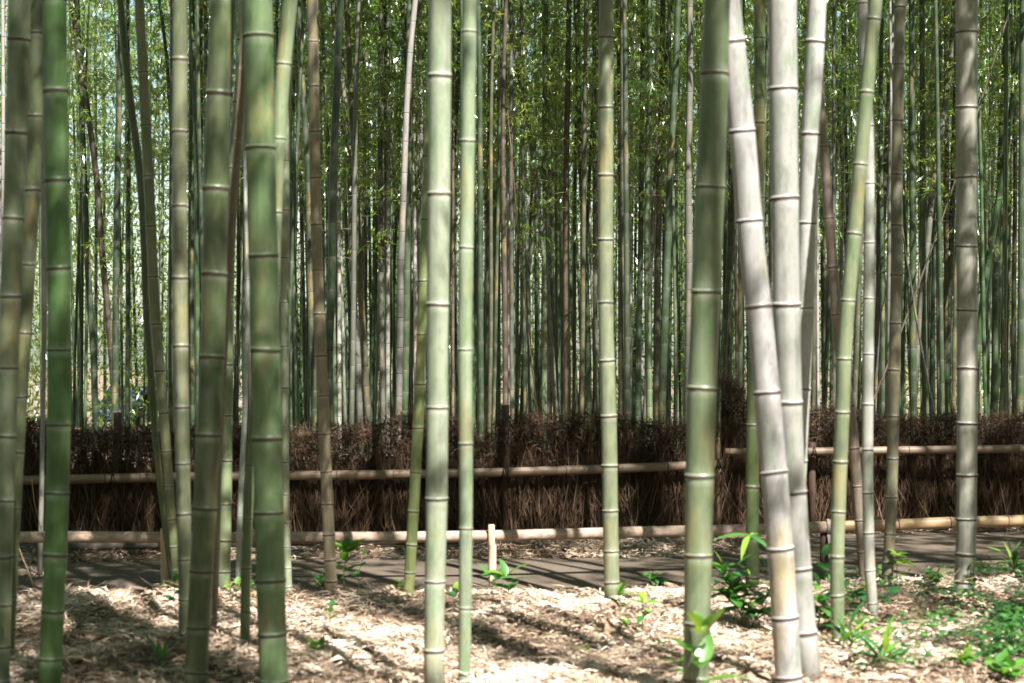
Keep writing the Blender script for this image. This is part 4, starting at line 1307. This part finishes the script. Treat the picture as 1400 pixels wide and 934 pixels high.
plant('grass_tuft', (1392, 812), 0.18, 22, 'tuft of arching grass blades at the path edge right of the ivy', kind=LANCE, size=0.13, tone=(1, 3), stems=3, cat='grass', el=(20, 75))
plant('grass_tuft', (1160, 905), 0.14, 18, 'tuft of grass blades before the green slanting culm', kind=LANCE, size=0.18, tone=(1, 3), stems=3, cat='grass', el=(15, 75))
plant('grass_tuft', (1208, 926), 0.12, 14, 'tuft of grass blades before the narrow white culm', kind=LANCE, size=0.17, tone=(1, 3), stems=3, cat='grass', el=(15, 75))
plant('shrub', (1318, 930), 0.10, 18, 'bright leafy clump before the ivy footed culm', size=0.085, tone=(2, 4), stems=3)
plant('shrub', (1372, 942), 0.12, 20, 'large leafed bright clump under the ivy patch', kind=OVAL, size=0.075, tone=(2, 4), stems=4)
plant('fern', (432, 903), 0.06, 26, 'light green ferny seedling in litter right of the thickest culm', kind=OVAL, size=0.055, tone=(2, 4), stems=5)
plant('sapling', (452, 868), 0.11, 4, 'tiny sapling with one upright leaf in litter before the mottled culm', kind=OVAL, size=0.06, tone=(1, 3), el=(30, 80))
plant('sapling', (243, 862), 0.26, 7, 'leaf stalk with shiny bright leaves beside the straight dull olive culm', kind=OVAL, size=0.085, tone=(1, 3), lean=(-0.06, 0))
plant('shrub', (318, 818), 0.12, 18, 'small green leaves around the light green curving culm foot', kind=OVAL, size=0.05, tone=(1, 3), stems=4)
plant('shrub', (346, 812), 0.14, 14, 'little dark leaves right of the slim culm behind the thickest one', kind=OVAL, size=0.05, tone=(0, 2), stems=3)
plant('sapling', (548, 808), 0.07, 6, 'tiny seedling left of the slanting yellow green culm', size=0.06, tone=(1, 3))
plant('sapling', (623, 842), 0.09, 4, 'tiny upright seedling between the paired white and pale culms', kind=OVAL, size=0.06, tone=(2, 3), el=(20, 70))
plant('grass_tuft', (212, 932), 0.10, 10, 'sparse green blades in litter before the dark olive culm', kind=LANCE, size=0.14, tone=(1, 3), stems=3, cat='grass', el=(20, 80))
plant('sapling', (735, 926), 0.03, 5, 'tiny low seedling in the bright litter', size=0.05, tone=(2, 3))
plant('sapling', (800, 905), 0.05, 6, 'small seedling left of the very thick culm in bright litter', size=0.05, tone=(2, 3))
plant('fern', (905, 905), 0.06, 14, 'pale ferny seedling in litter left of the very thick culm', kind=OVAL, size=0.045, tone=(2, 4), stems=4)
plant('sapling', (97, 872), 0.14, 5, 'dark little seedling right of the stout fresh green culm', kind=OVAL, size=0.05, tone=(0, 1))


def ivy():
    """ground ivy: too many small leaflets to count"""
    r = np.random.default_rng(5)
    n = 5200
    row = r.uniform(785, 932, n)
    col = 1400 - np.abs(r.normal(0, 75, n)) * (0.6 + 0.4 * (row - 785) / 147) + 30
    k = r.random(n) < 0.35
    col = np.where(k, r.uniform(1165, 1400, n), col)
    keep = (np.sin(col * 0.05 + row * 0.03) + np.sin(row * 0.11 - col * 0.021) + r.normal(0, 0.6, n)) > -0.3
    row, col = row[keep], col[keep]; n = len(row)
    Y = CAM_H * FPX / (row - HOR); x = (col - 700) / FPX * Y
    z = ground_z(x, Y) + r.uniform(0.015, 0.10, n)
    az = r.random(n) * 6.283
    d = np.stack([np.cos(az), np.sin(az), r.normal(0, 0.25, n)], 1)
    up = np.stack([r.normal(0, 0.3, n), r.normal(0, 0.3, n), np.ones(n)], 1)
    V, F = leaf_strips(np.stack([x, Y, z], 1), d, up, r.uniform(0.025, 0.06, n), r.uniform(0.018, 0.035, n), r.normal(0, 0.2, n))
    o = obj('ground_ivy', mesh('ground_ivy', V, F, M_BROAD, False, None, {'tint': np.repeat(np.clip(r.normal(0.55, 0.25, n), 0, 1), 4)}))
    tag(o, 'patch of small leaved ground ivy over the litter at the path bend', 'ivy', kind='stuff')
    # ivy sprays climbing the foot of the pale grey culm
    c = FRONT[-1]; Y = ground_Y(c['base']); x0 = (1318 - 700) / FPX * Y
    root = empty('climbing_ivy', (x0, Y - 0.08, 0))
    tag(root, 'ivy spray climbing the foot of the thick pale grey culm', 'ivy')
    V, F = tube([(0.03, -0.02, 0), (0.035, -0.01, 0.09), (0.02, 0.0, 0.2), (0.03, 0.0, 0.26)], [0.003, 0.003, 0.002, 0.001], 5)
    obj('stem', mesh('stem', V, F, M_STEM, True, None, {'tint': np.full(len(V), 0.5)}), root)
    for k in range(16):
        o = obj('leaf', OVAL[random.randint(0, 2)], root, (0.03 + random.gauss(0, 0.02), -0.015, 0.04 + 0.014 * k))
        o.rotation_euler = (random.gauss(0, 0.3), random.gauss(0.2, 0.3), random.choice((0.2, 2.9)) + random.gauss(0, 0.5) - 1.2)
        o.scale = (0.045,) * 3
ivy()


def dry_stalk(pts, Y, r, label):
    w = [P(x, y, Y) for x, y in pts]
    b = w[-1]
    root = empty('dry_stalk', (b.x, b.y, b.z))
    q = [tuple(p - b) for p in reversed(w)]
    q = np.array(q)
    f = np.linspace(0, 1, 14)
    pts3 = np.stack([np.interp(f, np.linspace(0, 1, len(q)), q[:, a]) for a in range(3)], 1)
    V, F = tube(pts3, np.linspace(r, r * 0.6, 14), 6)
    obj('stem', mesh('stem', V, F, M_BRANCH, True, None, {'tint': np.full(len(V), 0.9)}), root)
    i = 8
    V, F = tube([pts3[i], pts3[i] + np.array([0.05, 0.01, 0.05]), pts3[i] + np.array([0.08, 0.0, 0.09])], [r * 0.6, r * 0.5, r * 0.3], 5)
    obj('side_twig', mesh('side_twig', V, F, M_BRANCH, True, None, {'tint': np.full(len(V), 0.8)}), root)
    tag(root, label, 'twig', 'dry stalks')
dry_stalk([(43, 655), (47, 690), (56, 725), (66, 755), (80, 785), (96, 812)], ground_Y(812), 0.0035, 'dry straw coloured stalk crossing the stout fresh green culm')
dry_stalk([(22, 738), (30, 762), (40, 785), (47, 808), (55, 826)], ground_Y(826), 0.0035, 'dry straw coloured stalk left of the stout fresh green culm')
dry_stalk([(1333, 790), (1300, 796), (1265, 808), (1240, 826)], ground_Y(828), 0.004, 'bent straw coloured stalk lying before the ivy footed culm')
dry_stalk([(1262, 860), (1255, 845), (1240, 838), (1222, 838), (1205, 845), (1200, 854)], ground_Y(862), 0.003, 'arched dry stalk in the litter right of the narrow white culm')
dry_stalk([(122, 880), (126, 905), (131, 940)], ground_Y(940), 0.0035, 'short broken dry stalk standing in litter right of the stout green culm')


def sheath(px, py, ang, l, w, label, tilt=0.15, tint=0.5):
    Y = ground_Y(py); x = (px - 700) / FPX * Y
    V = []; F = []
    n, m = 8, 7
    for i in range(n + 1):
        t = i / n
        hw = w / 2 * (1 - t) ** 0.45 * (0.9 + 0.2 * math.sin(5 * t)) if t < 1 else 0.001
        for j in range(m):
            a = (j / (m - 1) - 0.5) * 2.1
            V.append((l * t, hw * math.sin(a) * 1.1, hw * (math.cos(a) - 0.4) + 0.01 * math.sin(6 * t + j)))
    nn = len(V)
    V += [(a, b * 0.96, c - 0.0025) for a, b, c in V]
    for i in range(n):
        for j in range(m - 1):
            k = i * m + j
            F.append((k, k + m, k + m + 1, k + 1)); F.append((nn + k, nn + k + 1, nn + k + m + 1, nn + k + m))
    for j in range(m - 1): F.append((j, j + 1, nn + j + 1, nn + j))
    for i in range(n):
        F.append((i * m, nn + i * m, nn + i * m + m, i * m + m)); q = i * m + m - 1; F.append((q, q + m, nn + q + m, nn + q))
    o = obj('dry_sheath', mesh('dry_sheath', V, F, M_SHEATH, True, None, {'tint': np.full(len(V), tint)}), None, (x, Y, float(ground_z(x, Y)) + 0.02))
    o.rotation_euler = (random.gauss(0, 0.4), -tilt, ang)
    tag(o, label, 'sheath', 'fallen culm sheaths')
sheath(205, 838, 1.2, 0.15, 0.09, 'dull dry culm sheath lying on litter near the path edge', 0.12, 0.35)
sheath(135, 838, 0.3, 0.26, 0.09, 'brown curled culm sheath lying near the path edge', 0.1, 0.3)
sheath(300, 838, 2.6, 0.24, 0.11, 'dark brown culm sheath at the foot of the light green curving culm', 0.2, 0.1)
sheath(836, 886, 1.7, 0.15, 0.07, 'brown sheath propped beneath the yellow green whorled sapling', 0.5, 0.2)
sheath(818, 914, -0.4, 0.22, 0.10, 'greyish curled sheath in the bright litter', 0.05, 0.5)
sheath(1322, 850, 3.0, 0.30, 0.14, 'broad dark brown sheath fallen before the ivy footed culm', 0.1, 0.1)
sheath(1125, 872, 0.7, 0.16, 0.05, 'whitish sheath poking up left of the green slanting culm', 0.6, 1.0)
sheath(560, 868, 2.2, 0.2, 0.08, 'tan sheath in litter left of the chalky white culm', 0.1, 0.6)

# a broken twig stub on the slim pale culm
